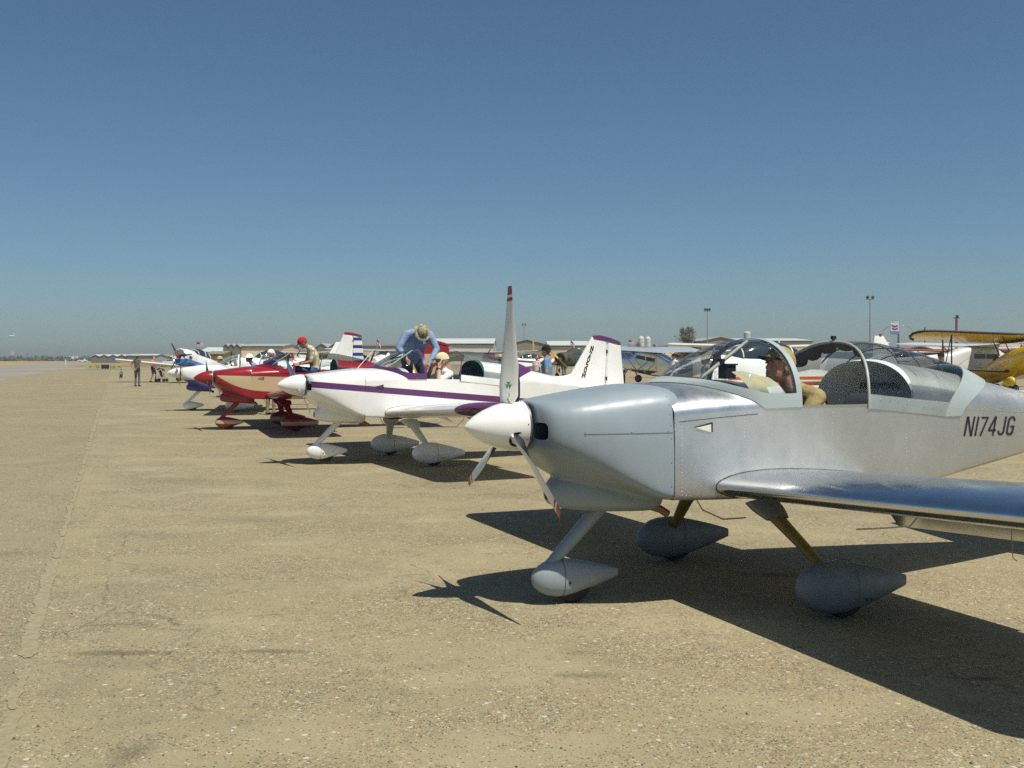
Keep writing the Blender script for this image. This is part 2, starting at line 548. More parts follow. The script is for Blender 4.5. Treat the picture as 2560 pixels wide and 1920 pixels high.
# worn yellow paint marks on the apron, left of the joint
M_yel = M('worn_yellow_paint', (.55, .42, .10), .8, var=.3, vs=8)
for (x, y, w) in ((-30.0, 78.0, .5), (-27.0, 66.0, .4)):
    n = 10
    v = [(x + w * math.cos(k*.628) * random.uniform(.6, 1), y + 1.2 * w * math.sin(k*.628) * random.uniform(.6, 1), .004) for k in range(n)]
    tag(ob('painted_marking', v, [tuple(range(n))], M_yel, smooth=0), kind='structure')

# ------------------------------------------------------------------ one homebuilt low-wing aircraft, used four times
FUS = {  # t: bottom z, bottom half-width, side half-width, longeron z
    .915: (.705, .515, .535, 1.235), .5: (.692, .525, .546, 1.265), 0.: (.69, .53, .548, 1.288), -.6: (.69, .53, .548, 1.284),
    -1.0: (.705, .50, .525, 1.275), -1.5: (.775, .43, .462, 1.258), -2.08: (.857, .345, .385, 1.225), -3.0: (.985, .185, .215, 1.165), -3.9: (1.085, .03, .045, 1.12)}
FK = sorted(FUS)
FA = np.array([FUS[k] for k in FK])
def fus(t): return hermite(FK, FA, t)
DECK = [(.915, 1.43), (.62, 1.447), (.3, 1.452), (.0, 1.45)]
TURT = [(-.96, 1.592), (-1.5, 1.54), (-2.05, 1.438), (-2.63, 1.325), (-3.2, 1.235), (-3.9, 1.165)]
def prof(tab, t):
    return float(hermite([a for a, _ in tab], [b for _, b in tab], t))
def sup(w, zb, zc, n, th):
    c, s = math.cos(th), max(0.0, math.sin(th))
    return (w * math.copysign(abs(c) ** (2 / n), c), zb + (zc - zb) * s ** (2 / n))

def airfoil(xmax=1.0, n=26, tc=.128, camber=.004):
    up, lo = [], []
    for i in range(n + 1):
        x = xmax * (1 - math.cos(math.pi * i / n)) / 2
        yt = 5 * tc * (.2969*math.sqrt(x) - .126*x - .3516*x**2 + .2843*x**3 - .1036*x**4)
        yc = camber * ((2*.2*x - x*x) / .04 if x < .2 else ((1 - .4) + .4*x - x*x) / .64)
        up.append((x, yc + yt)); lo.append((x, yc - yt))
    return up[::-1] + lo[1:]

def wing_panel(x_le, z0, chord, y0, y1, dih, sections=2, xmax=1.0, tip=False, sweep=0.0, chord1=None, tc=.128):
    """rings of a wing panel along +y"""
    af = airfoil(xmax, tc=tc); rings = []
    ys = [y0 + (y1 - y0) * i / (sections - 1) for i in range(sections)]
    for y in ys:
        u = (y - y0) / (y1 - y0)
        c = chord + ((chord1 or chord) - chord) * u
        if tip:
            k = max(.02, math.sqrt(max(0, 1 - (u * .985) ** 2)))
            rings.append([(x_le - chord*(.30*u*u*.25) - sweep*(y-y0) - c*(p[0]*(1 - .10*u)) , y, z0 + dih*y + c*p[1]*k + .035*u*u) for p in af])
        else:
            rings.append([(x_le - sweep*(y-y0) - c*p[0], y, z0 + dih*y + c*p[1]) for p in af])
    return rings

def mirror(v, f): return [(p[0], -p[1], p[2]) for p in v], [tuple(reversed(q)) for q in f]

def pant(x0, x1, zc, h, w, drop=0.0, n=16):
    """teardrop wheel fairing from nose x0 to tail x1"""
    L_ = x0 - x1; rings = []
    for u in (0, .012, .04, .09, .16, .25, .36, .48, .6, .72, .84, .94, 1.0):
        a = (u / .33) if u < .33 else 1
        k = math.sqrt(max(0, 1 - (1 - a) ** 2)) if u < .33 else 1 - .80 * ((u - .33) / .67) ** 1.35
        kw = k if u < .33 else 1 - .93 * ((u - .33) / .67) ** 1.5
        zc_ = zc + drop * u
        rings.append([(x0 - u*L_, w * max(kw, .02) * math.copysign(abs(math.cos(q))**.85, math.cos(q)), zc_ + h * max(k, .02) * math.copysign(abs(math.sin(q))**.85, math.sin(q)))
                      for q in [2*math.pi*j/n for j in range(n)]])
    return MB().rings(rings, True, True)

def wheel(name, c, r, w, parent, mtyre, mhub):
    mb = MB().lathe([(-w*.5, r*.45), (-w*.5, r*.8), (-w*.36, r*.95), (-w*.12, r), (w*.12, r), (w*.36, r*.95), (w*.5, r*.8), (w*.5, r*.45)], (0, 1, 0), c, 22)
    o = mb.ob(name, mtyre, parent)
    MB().lathe([(-w*.42, .001), (-w*.46, r*.2), (-w*.52, r*.46), (w*.52, r*.46), (w*.46, r*.2), (w*.42, .001)], (0, 1, 0), c, 16).ob('hub', mhub, o)
    return o

def blade_rings(Rad, root, chord, phi, hub, pitch0=60, pitch1=4, thick=.16, hand=1):
    """one propeller blade in the plane of rotation; phi measured from up towards the left"""
    rings = []
    d = Vector((0, math.sin(phi), math.cos(phi)))
    tang = Vector((0, math.cos(phi), -math.sin(phi))) * -hand       # towards the leading edge
    for u in (0, .05, .12, .22, .35, .5, .65, .8, .92, .985, 1.0):
        r = root + (Rad - root) * u
        c = chord * (np.interp(u, [0, .10, .25, .5, .75, .92, 1], [.62, .92, 1.0, .86, .62, .46, .38]))
        t = c * np.interp(u, [0, .12, .3, 1], [.75, .32, thick, .09])
        be = R(np.interp(u, [0, .42, 1], [pitch0, pitch0*.42, pitch1]))
        cd = tang * math.cos(be) + Vector((1, 0, 0)) * math.sin(be)
        nd = Vector((1, 0, 0)) * math.cos(be) - tang * math.sin(be)
        o = Vector(hub) + d * r
        ring = []
        for a in range(12):
            q = 2 * math.pi * a / 12
            ring.append(o + cd * (c * .5 * math.cos(q)) + nd * (t * .5 * math.sin(q)))
        rings.append(ring)
    return rings

M_black = M('matt_black', (.012, .012, .013), .6)
M_tyre = M('tyre_rubber', (.022, .021, .020), .85, bump=.2, bs=120)
M_hub = M('wheel_hub_metal', (.45, .45, .46), .4, .9)
M_interior = M('cockpit_interior_grey', (.78, .80, .77), .8, var=.08, vs=8)
M_seat = M('dark_seat_fabric', (.03, .035, .04), .9, bump=.3, bs=200)
M_glass = glass('canopy_acrylic')
M_letter = M('black_vinyl_lettering', (.015, .012, .014), .45)
M_seam = M('panel_seam_dark', (.05, .05, .05), .8)  # dark colour for seam lines, laps and thin ribs

COWL = {}
M_inlet = M('inlet_duct', (.045, .06, .085), .5)
def build_rv(c):
    m = c['mats']
    root = empty('parked_aircraft', (c['loc'][0], c['loc'][1], c.get('z', 0)), math.pi + R(c['yaw']), c['label'], 'aircraft', 'light aircraft parked nose-out along the joint', pitch=c.get('pitch', 0))
    inn = c.get('inner', M_interior)
    # --- engine cowl, solid, with two cooling inlets cut into its face
    st = {1.705: [(0,1.005),(.09,1.005),(.155,1.06),(.178,1.12),(.178,1.21),(.155,1.28),(.09,1.325),(0,1.325)],
          1.692: [(0,.99),(.13,.99),(.24,1.035),(.28,1.10),(.28,1.21),(.235,1.285),(.13,1.328),(0,1.33)],
          1.655: [(0,.955),(.15,.96),(.30,1.015),(.35,1.085),(.35,1.215),(.30,1.30),(.16,1.338),(0,1.338)],
          1.56: [(0,.862),(.17,.875),(.355,.97),(.415,1.05),(.415,1.215),(.355,1.32),(.19,1.352),(0,1.35)],
          1.40: [(0,.795),(.20,.81),(.415,.905),(.468,.985),(.468,1.205),(.405,1.345),(.21,1.374),(0,1.370)],
          1.15: [(0,.755),(.26,.755),(.49,.785),(.515,.865),(.515,1.19),(.455,1.375),(.24,1.411),(0,1.405)],
          .915: [(0,.702),(.36,.702),(.530,.704),(.5355,.78),(.5355,1.18),(.490,1.385),(.28,1.434),(0,1.430)],
          .84: [(0,.712),(.35,.712),(.518,.714),(.523,.79),(.523,1.17),(.478,1.37),(.27,1.418),(0,1.414)]}
    cowl = COWL.get('me')
    if cowl is None:
        ts = [1.705, 1.70, 1.692, 1.675, 1.655, 1.62, 1.56, 1.49, 1.40, 1.28, 1.15, 1.03, .93, .915, .90, .87, .84]
        mb = MB().rings(loft_half(st, ts, 5), True, True)
        sc = []
        for t, zc, h, w in ((1.555,.722,.050,.06),(1.545,.722,.066,.078),(1.51,.730,.092,.11),(1.44,.735,.116,.16),(1.34,.73,.124,.21),(1.2,.705,.112,.25),(1.0,.70,.116,.26),(.86,.695,.115,.25),(.81,.70,.10,.23)):
            sc.append([(t, w*math.copysign(abs(math.cos(q))**.8, math.cos(q)), zc + h*math.copysign(abs(math.sin(q))**.8, math.sin(q))) for q in [2*math.pi*k/24 for k in range(24)]])
        mb.rings(sc, True, True)
        o = mb.ob('cowl', M_black, None, 0)
        md = o.modifiers.new('skin', 'REMESH'); md.mode = 'VOXEL'; md.voxel_size = .0105
        md = o.modifiers.new('soft', 'SMOOTH'); md.factor = .5; md.iterations = 16
        bake(o)
        for s in (1, -1):
            cut = MB().rings([[(x, s*(yc + .085*math.copysign(abs(math.cos(q))**.5, math.cos(q))), 1.146 + .054*math.copysign(abs(math.sin(q))**.5, math.sin(q)))
                               for q in [2*math.pi*k/20 for k in range(20)]] for x, yc in ((1.80, .222), (1.50, .222))], True, True)
            if s < 0: cut.f = [tuple(reversed(q)) for q in cut.f]
            co = cut.ob('cutter', M_inlet, None, 0); fix_normals(co.data); fix_normals(o.data)
            o.data.materials.clear(); o.data.materials.append(M_black)
            b_ = o.modifiers.new('inlet', 'BOOLEAN'); b_.object = co; b_.operation = 'DIFFERENCE'; b_.solver = 'EXACT'
            b_.material_mode = 'INDEX'
            bake(o); bpy.data.objects.remove(co)
        me = o.data
        # faces on the cutter walls become the dark inlet duct
        idx = []
        for p in me.polygons:
            cx, cy, cz = p.center; cy = abs(cy)
            on = abs(abs((cy - .222) / .085) ** 4 + abs((cz - 1.146) / .054) ** 4 - 1) < .25 and 1.49 < cx < 1.72 and abs(p.normal.x) < .3
            idx.append(1 if on or (abs(cx - 1.50) < .002 and abs(p.normal.x) > .9) else 0)
        me.polygons.foreach_set('use_smooth', [True] * len(me.polygons))
        me.materials.clear(); me.materials.append(M_black); me.materials.append(M_inlet)
        me.polygons.foreach_set('material_index', np.array(idx, dtype=np.int32))
        me.set_sharp_from_angle(angle=R(48))
        cowl = COWL['me'] = me
        bpy.data.objects.remove(o)
    me = cowl.copy(); me.materials[0] = m['cowl']
    so = bpy.data.objects.new('cowl', me); COL.objects.link(so); so.parent = root
    MB().lathe([(-.05, .03), (.0, .040), (.0035, .040), (.0035, .0005)], (1, 0, 0), (1.5535, 0, .722), 18).ob('intake_dark_disc', M_black, so)  # solid black disc, darkness of the intake opening put in as colour
    for y in (.16, -.16):
        MB().tube([(.90, y, .635), (.80, y, .60), (.745, y*1.02, .565)], [.026, .026, .026], 12).ob('exhaust_pipe', m.get('exhaust', M('exhaust_steel', (.30, .20, .11), .45, .9)), root)
    # --- spinner and propeller
    hz = 1.168
    sp = MB().lathe([(0, .10), (0, .163), (.05, .162), (.12, .152), (.19, .133), (.26, .104), (.32, .07), (.365, .034), (.385, .010), (.388, .001)], (1, 0, 0), (1.737, 0, hz), 36).ob('spinner', m['spinner'], root, 50)
    MB().lathe([(-.012, .10), (-.012, .160), (-.002, .160), (-.002, .10)], (1, 0, 0), (1.735, 0, hz), 36).ob('back_plate', M('spinner_backplate', (.2, .2, .21), .4, .6), sp)
    for k in range(10):
        a = k * .628 + .2
        MB().ball((1.752, .163*math.sin(a), hz + .163*math.cos(a)), .0042, 6, 4).ob('screw', M_black, sp)
    for ph in c['prop']:
        ph = R(ph)
        rg = blade_rings(c.get('prad', .90), .10, c.get('chord', .15), ph, (1.815, 0, hz))
        bm2 = MB().rings(rg, True, True)
        ang = []
        for q in bm2.f:
            cen = sum((Vector(bm2.v[i]) for i in q), Vector()) / len(q)
            ax = [Vector(bm2.v[i]) for i in q]
            nrm = (ax[1] - ax[0]).cross(ax[2] - ax[0])
            rr = math.hypot(cen.y, cen.z - hz)
            ang.append(0)
        bo = bm2.ob('propeller_blade', m['blade'], root, 50)
        d = Vector((0, math.sin(ph), math.cos(ph)))
        if c.get('cuff'):
            MB().tube([Vector((1.815, 0, hz)) + d*.10, Vector((1.815, 0, hz)) + d*.152], [.056, .056], 18).ob('spinner_cutout_dark', M_black, bo)  # black collar, the dark hollow of the spinner cutout put in as colour
    # --- fuselage: sides and belly
    ts = [.915, .80, .65, .5, .25, 0, -.3, -.6, -.8, -1.0, -1.25, -1.5, -1.8, -2.08, -2.5, -3.0, -3.5, -3.9]
    rings = []
    for t in ts:
        zb, wb, ws, zl = fus(t)
        h = qspline([(ws, zl), (ws, zl - .08), (ws, (zl + zb) / 2), (ws, zb + .06), (ws - .004, zb + .012), (wb, zb), (wb * .5, zb), (0, zb)], 4)
        rings.append([(t, p[0], p[1]) for p in h] + [(t, -p[0], p[1]) for p in h[::-1][1:]])
    body = MB().rings(rings, closed=False).ob('fuselage', m['fus'], root, 30)
    solidify(body, .008, inn, offset=-1)
    # --- forward deck
    n = 40
    def deck_ring(t, tab, nn=2.1, dz=0.0):
        zb, wb, ws, zl = fus(t)
        return [(t, *sup(ws, zl - .001, prof(tab, t) + dz, nn, math.pi * k / n)) for k in range(n + 1)]
    fd = MB().rings([deck_ring(t, DECK) for t in (.915, .8, .7, .6, .5, .4, .32, .26, .21)], closed=False).ob('forward_deck', m['deck'], root, 40)
    solidify(fd, .006, M_black, offset=-1)
    gr = []
    for t in (.70, .6, .5, .4, .30):
        zb, wb, ws, zl = fus(t)
        ph = (math.pi / 2 * ((t - .25) / .55) ** .85) * .98 + .12
        gr.append([(t, *sup(ws, zl - .012, prof(DECK, t) + .004, 2.1, ph + (math.pi - 2*ph) * k / n)) for k in range(n + 1)])
    MB().rings(gr, closed=False).ob('glare_shield', M('glare_shield_black', (.018, .019, .02), .9), root, 40)
    # instrument panel closing the deck
    pr_ = deck_ring(.30, DECK); lowz = 1.0
    MB().add([(p[0], p[1]*.985, p[2]-.004) for p in pr_] + [(.30, .53, lowz), (.30, -.53, lowz)], [tuple(range(len(pr_))) + (len(pr_)+1, len(pr_))]).ob('instrument_panel', M_black, root, 0)
    # --- turtle deck and aft top
    td = MB().rings([deck_ring(t, TURT, 2.2) for t in (-1.0, -1.02, -1.2, -1.5, -1.8, -2.05, -2.4, -2.8, -3.2, -3.6, -3.9)], closed=False)
    # arch leans aft towards the crown
    td.v = [(p[0] - (.07 * max(0, (p[2] - 1.28)) / .3 if p[0] > -1.01 else 0), p[1], p[2]) for p in td.v]
    tdo = td.ob('turtle_deck', m.get('turtle', m['deck']), root, 40)
    solidify(tdo, .008, inn, offset=-1)
    zb, wb, ws, zl = fus(-2.0)
    bk = deck_ring(-2.0, TURT, 2.2)
    MB().add([(p[0], p[1]*.97, p[2]-.015) for p in bk] + [(-2.0, .36, .9), (-2.0, -.36, .9)], [tuple(range(len(bk))) + (len(bk)+1, len(bk))]).ob('baggage_bulkhead', inn, root, 0)
    # --- windshield with its fairing and bow
    ZC = [(-.046, 1.745), (.1, 1.729), (.229, 1.694), (.342, 1.646), (.482, 1.561), (.60, 1.492), (.70, 1.464), (.80, 1.446)]
    ZG = [(-.05, 1.386), (.03, 1.372), (.2, 1.374), (.344, 1.404), (.538, 1.460), (.66, 1.478)]
    tg = [-.046, -.03, -.005, .004, .02, .06, .12, .18, .25, .31, .37, .43, .49, .55, .60, .645, .69, .74, .80]
    NG = 14; grid = []; fr_idx = []
    nn = 2.35
    for t in tg:
        zb_, _, ws_, zl_ = fus(t)
        ph = 0 if t < .25 else math.pi / 2 * ((t - .25) / .55) ** .85
        bw, bz = sup(ws_ + .004, zl_ - .001, prof(DECK, t) + .004, 2.1, ph)
        if t < .25: bw, bz = ws_ + .006, zl_ - .006
        zc = max(prof(ZC, t), bz + .002)
        zg = min(prof(ZG, t), zc) if t < .66 else zc
        f_ = min(1, max(0, (zg - bz) / (zc - bz)))
        thg = math.asin(min(1, f_ ** (nn / 2)))
        ths = [thg * k / 3 for k in range(3)] + [thg + (math.pi/2 - thg) * k / NG for k in range(NG + 1)]
        half = [sup(bw, bz, zc, nn, th) for th in ths]
        grid.append([(t, p[0], p[1]) for p in half] + [(t, -p[0], p[1]) for p in half[::-1][1:]])
    W = len(grid[0]); V = [p for r in grid for p in r]; FF = []; GF = []
    for i in range(len(tg) - 1):
        for k in range(W - 1):
            q = (i*W + k, i*W + k + 1, (i+1)*W + k + 1, (i+1)*W + k)
            kk = min(k, W - 2 - k)
            (FF if (kk < 3 or tg[i] < -.006 or tg[i] > .64) else GF).append(q)
    wf = ob('windshield_frame', V, FF, m['frame'], root, 40); solidify(wf, .007, offset=0)
    ob('windshield', V, GF, M_glass, root, 40)
    MB().tube([(.40, 0, 1.455), (.0, 0, 1.725)], .0135, 10).ob('roll_bar_brace', M('brace_paint', (.42, .40, .34), .5), root)
    hoop = [sup(.527, 1.30, 1.722, nn, math.pi * k / 28) for k in range(29)]
    MB().tube([(-.012, p[0], p[1]) for p in hoop], .012, 8).ob('roll_bar', M('roll_bar_grey', (.25, .27, .26), .6), root)
    # --- sliding canopy pushed back
    off = c.get('slide', 0.0)
    CZ = [(-.745, 1.724), (-.95, 1.731), (-1.265, 1.684), (-1.587, 1.616), (-1.884, 1.532), (-2.05, 1.458)]
    na = 16; cg = []
    for i in range(na + 1):
        a = i / na
        tc_ = -.745 + a * (-2.05 + .745)
        zc = prof(CZ, tc_); bw = .556 - .085 * a ** 1.3; bz = 1.262 - .072 * min(1, a * 1.25)
        s0 = .098 / (zc - bz); th0 = math.asin(s0 ** (2.3 / 2))
        ths = [th0 * k / 2 for k in range(2)] + [th0 + (math.pi/2 - th0) * k / 14 for k in range(15)]
        row = []
        for th in ths:
            p = sup(bw, bz, zc, 2.3, th)
            s_ = math.sin(th)
            tf = -.60 - .145 * s_ ** 2; te = -1.50 - .55 * s_ ** 1.4
            row.append((tf + (te - tf) * a + off, p[0], p[1]))
        cg.append(row + [(q[0], -q[1], q[2]) for q in row[::-1][1:]])
    W = len(cg[0]); V = [p for r in cg for p in r]; SF = []; RF = []; GF = []
    for i in range(na):
        for k in range(W - 1):
            q = (i*W + k, (i+1)*W + k, (i+1)*W + k + 1, i*W + k + 1)
            kk = min(k, W - 2 - k)
            (RF if i >= na - 3 else SF if kk < 2 else GF).append(q)
    ob('canopy_glass', V, GF, M_glass, root, 40)
    for sg in (1, -1):
        a_ = ob('canopy_skirt', V, [q for q in SF if V[q[0]][1] * sg > 0], m['skirt'], root, 40); solidify(a_, .006, offset=0)
    a_ = ob('canopy_rear_fairing', V, RF, m['frame'], root, 40); solidify(a_, .008, offset=0)
    MB().tube(cg[0], .0095, 8).ob('canopy_bow', m.get('bow', m['frame']), root)
    # --- seats and controls
    for y in (.26, -.26):
        sb = MB()
        rr = []
        for u in (0, .1, .5, .9, 1.0):
            x = -.62 - .22*u; z = .85 + .50*u; w = .2 * (1 - .25*u**3); d = .05 * (1 if 0 < u < 1 else .4)
            rr.append([(x + d, y - w, z), (x + d*1.2, y, z), (x + d, y + w, z), (x - d, y + w, z), (x - d, y, z), (x - d, y - w, z)])
        sb.rings(rr, True, True).ob('seat_back', c.get('seat', M_seat), root, 60)
        MB().box((-.62, y - .2, .80), (-.1, y + .2, .90)).ob('seat_cushion', c.get('seat', M_seat), root)
    # --- wing
    for s in (1, -1):
        def put(name, mb, mat, par=root, sm=35):
            if s < 0: mb.v, mb.f = mirror(mb.v, mb.f)
            return mb.ob(name, mat, par, sm)
        ch = 1.47; dih = .056; z0 = .779 - .056 * .55
        wg = put('wing', MB().rings(wing_panel(.615, z0, ch, .50, 3.30, dih, 6, .80), True, True), m['wing'])
        put('wing_tip', MB().rings(wing_panel(.615, z0, ch, 3.303, 3.52, dih, 7, 1.0, True), True, True), m['tip'], wg)
        put('aileron', MB().rings([[(.615 - ch*.805 - (.285*(1-u2)), y, z0 + dih*y + .012 + th_) for u2, th_ in ((1, .024), (0, .0), (1, -.024))] for y in (1.96, 3.29)], True, True), m['wing'], wg, 0)
        fa = R(c.get('flap', 40))
        def flap_pt(d, th_):
            return (-.575 - d*math.cos(fa) - th_*math.sin(fa), -d*math.sin(fa) + th_*math.cos(fa))
        fl = []
        for y in (.575, 1.94):
            fl.append([(flap_pt(d, th_)[0], y, z0 + dih*y + .004 + flap_pt(d, th_)[1]) for d, th_ in ((0, .028), (.15, .022), (.42, .004), (.42, -.002), (.15, -.008), (0, -.024))])
        put('flap', MB().rings(fl, True, True), m['wing'], wg, 0)
        rs = [(p[0], float(fus(p[0])[2]) + .001, p[2]) for p in wing_panel(.615, z0, ch, .548, 3.3, dih, 2, .80)[0]]
        put('wing_root_seam', MB().tube(rs, .0042, 5), M_seam)
        # main gear
        leg = MB()
        a0, a1 = Vector((.17, .48, .61)), Vector((.05, .935, .265))
        fx = c.get('legfair', .036)
        rr = []
        for u in (0, .25, .5, .75, 1):
            p = a0.lerp(a1, u); k = 1 - .42*u
            rr.append([p + Vector((fx*k*math.cos(q), .036*k*math.sin(q), .022*k*math.sin(q))) for q in [2*math.pi*j/14 for j in range(14)]])
        put('gear_leg', leg.rings(rr, True, True), m['leg'])
        cf = MB(); rr = []
        for u, k in ((-.12, 1.35), (.0, 1.3), (.10, 1.1), (.16, .95)):
            p = a0.lerp(a1, u)
            rr.append([p + Vector(((fx+.03)*k*math.cos(q), .036*k*math.sin(q), .02*k*math.sin(q))) for q in [2*math.pi*j/14 for j in range(14)]])
        put('leg_fairing', cf.rings(rr, True, True), m.get('fairing', m['pant']))
        pp = pant(.335, -.505, .19, .163, .125)
        pp.v = [(p[0], p[1] + 1.0, p[2]) for p in pp.v]
        po = put('wheel_pant', pp, m['pant'])
        sm = [(-.035, s*(1.0 + .1252*math.copysign(abs(math.cos(q))**.85, math.cos(q))), .19 + .1632*math.copysign(abs(math.sin(q))**.85, math.sin(q))) for q in [2*math.pi*j/28 for j in range(29)]]
        MB().tube(sm, .0016, 4).ob('pant_seam', M_seam, po)
        wheel('wheel', (0, s*1.0, .165), .165, .12, root, M_tyre, M_hub)
        for x, z in ((-.09, .125), (-.125, .125)):
            MB().lathe([(0, .009), (.004, .009)], (0, s, 0), (x, s*(1.0 + .1205), z), 10).ob('bolt_hole', M_black, po)
        # tailplane
        tz = 1.165
        put('tailplane', MB().rings(wing_panel(-2.83, tz, .62, .03, 1.30, 0, 4, 1.0, False, .22, .42, .09), True, True), m['wing'])
        put('elevator', MB().rings([[(-3.47 - .0*y, y, tz + .016), (-3.84 + .10*y, y, tz), (-3.47, y, tz - .016)] for y in (.05, 1.33)], True, True), m['wing'], root, 0)
    # --- nose gear
    MB().tube([(1.16, 0, .62), (1.36, 0, .425), (1.535, 0, .255)], [.05, .046, .036], 14).ob('nose_gear_leg', m.get('nleg', m['leg']), root)
    npant = pant(1.662, 1.035, .168, .126, .095, .004)
    no = npant.ob('nose_wheel_pant', m['npant'], root)
    MB().tube([(1.462, .0952*math.copysign(abs(math.cos(q))**.85, math.cos(q)), .1693 + .1262*math.copysign(abs(math.sin(q))**.85, math.sin(q))) for q in [2*math.pi*j/28 for j in range(29)]], .0014, 4).ob('pant_seam', M_seam, no)
    MB().lathe([(0, .009), (.004, .009)], (0, 1, 0), (1.43, .092, .145), 10).ob('bolt_hole', M_black, no)
    wheel('nose_wheel', (1.374, 0, .135), .135, .09, root, M_tyre, M_hub)
    # --- fin and rudder
    fh = c.get('fin_top', 2.03)
    finp = [(-2.74, 1.225), (-3.24, fh), (-3.53, fh - .065), (-3.50, 1.16)]
    rudp = [(-3.508, 1.10), (-3.535, fh - .068), (-3.80, fh - .12), (-3.90, 1.11)]
    capp = [(-3.215, fh - .045), (-3.26, fh + .02), (-3.38, fh + .028), (-3.6, fh - .01), (-3.795, fh - .075), (-3.812, fh - .125), (-3.535, fh - .07)]
    def slab(pts, w, name, mat, par):
        n_ = len(pts); mb = MB()
        cx = sum(p[0] for p in pts) / n_; cz = sum(p[1] for p in pts) / n_
        inner = [(cx + (p[0]-cx)*.86, cz + (p[1]-cz)*.92) for p in pts]
        v = [(p[0], w*.18, p[1]) for p in pts] + [(p[0], w*.5, p[1]) for p in inner] + [(p[0], -w*.18, p[1]) for p in pts] + [(p[0], -w*.5, p[1]) for p in inner]
        f = []
        for k in range(n_):
            k2 = (k+1) % n_
            f += [(k, k2, n_+k2, n_+k), (2*n_+k2, 2*n_+k, 3*n_+k, 3*n_+k2), (k2, k, 2*n_+k, 2*n_+k2)]
        f += [tuple(n_+k for k in range(n_)), tuple(3*n_+k for k in reversed(range(n_)))]
        mb.add(v, f)
        return mb.ob(name, mat, par, 25)
    fo = slab(finp, .075, 'fin', m['fin'], root)
    # dorsal fairing between fin and deck
    MB().rings([[(t, -.02 - .02*k, z0_), (t, 0, z0_ + h_), (t, .02 + .02*k, z0_)] for k, (t, z0_, h_) in enumerate(((-2.45, 1.345, .015), (-2.62, 1.31, .035), (-2.78, 1.28, .09), (-2.95, 1.24, .2)))], True, True).ob('dorsal_fairing', m['fin'], fo, 60)
    ro = slab(rudp, .07, 'rudder', m.get('rudder', m['fin']), root)
    slab(capp, .085, 'fin_cap', m['fincap'], root)
    for z in (fh - .25, 1.32):
        MB().box((-3.535, -.034, z - .03), (-3.515, .036, z + .03)).ob('hinge', M_black, ro)
    # --- small fittings
    MB().tube([(.62, .30, .69), (.56, .30, .60), (.40, .30, .53), (.22, .30, .53)], .005, 6).ob('step_rod', M_hub, root)
    MB().tube([(-.35, 1.35, .78), (-.33, 1.35, .70), (-.22, 1.35, .60), (-.02, 1.35, .60), (.18, 1.35, .605)], .005, 6).ob('pitot_tube', M_hub, root)
    vy = .5475
    MB().add([(.775, vy, 1.166), (.642, vy + .0012, 1.196), (.642, vy + .0012, 1.132)], [(0, 1, 2)]).ob('air_vent', M_black, root, 0)  # flat black triangle, shade of the vent recess put into its colour
    MB().add([(.770, vy + .002, 1.163), (.656, vy + .0035, 1.184), (.656, vy + .0035, 1.133)], [(0, 1, 2)]).ob('vent_ramp', m.get('vent', m['fus']), root, 0)
    return root

WHITE = (.78, .78, .75)
M_white = paint('white_gloss_paint', WHITE, [])
M_alu_side = alu('brushed_aluminium_skin', (.665, .665, .64), .42, .55, .08, 1.5, 3.0)
M_alu_deck = alu('polished_deck_aluminium', (.70, .71, .70), .30, .46, .2, 2.0, 5.0)
M_alu_wing = alu('polished_wing_aluminium', (.68, .69, .69), .14, .28, .10, 1.6, 5.0)
M_primer = M('grey_primer', (.255, .305, .335), .42, var=.05, vs=3, spec=.5)
M_primer_shaded = M('dark_shaded_primer', (.15, .185, .215), .5, var=.07, vs=4)  # primer darkened for the wheel pants, their shade put into the colour
M_frame_grey = M('grey_frame_paint', (.33, .385, .385), .5, var=.05, vs=4)
M_olive = M('amber_fibreglass_leg', (.20, .145, .03), .35, var=.2, vs=12)

def nose_primer():
    b = NB('scuffed_grey_primer')
    f = b.ramp(b.noise(9, 5, .7), .60, .66)
    c = b.mix(b.math('MULTIPLY', f, .8), (.27, .315, .345), (.42, .38, .27))
    b.link(c, b.p.inputs['Base Color']); b.p.inputs['Roughness'].default_value = .42
    return b.m

def blade_mat():
    b = NB('white_blade_paint')
    x, y, z = b.xyz()
    dz = b.math('SUBTRACT', z, 1.168)
    r = b.math('SQRT', b.math('ADD', b.math('MULTIPLY', y, y), b.math('MULTIPLY', dz, dz)))
    r = b.math('ADD', r, b.math('MULTIPLY', b.math('SUBTRACT', x, 1.815), .55))
    red = b.math('ADD', b.math('GREATER_THAN', r, .845), b.math('MULTIPLY', b.math('GREATER_THAN', r, .805), b.math('LESS_THAN', r, .828)))
    c = b.mix(red, (.74, .74, .71), (.38, .035, .045))
    # black anti-glare paint on the rear face of the inner blade
    g = b.n('ShaderNodeNewGeometry')
    vt = b.n('ShaderNodeVectorTransform', vector_type='NORMAL', convert_from='WORLD', convert_to='OBJECT')
    b.link(g.outputs['True Normal'], vt.inputs[0])
    s = b.n('ShaderNodeSeparateXYZ'); b.link(vt.outputs[0], s.inputs[0])
    back = b.math('MULTIPLY', b.math('LESS_THAN', s.outputs[0], -.12), b.math('LESS_THAN', r, .80))
    back = b.math('MAXIMUM', back, b.math('MULTIPLY', b.math('LESS_THAN', s.outputs[0], .36), b.math('LESS_THAN', r, .40)))
    c = b.mix(back, c, (.02, .02, .022))
    b.link(c, b.p.inputs['Base Color']); b.p.inputs['Roughness'].default_value = .3
    return b.m

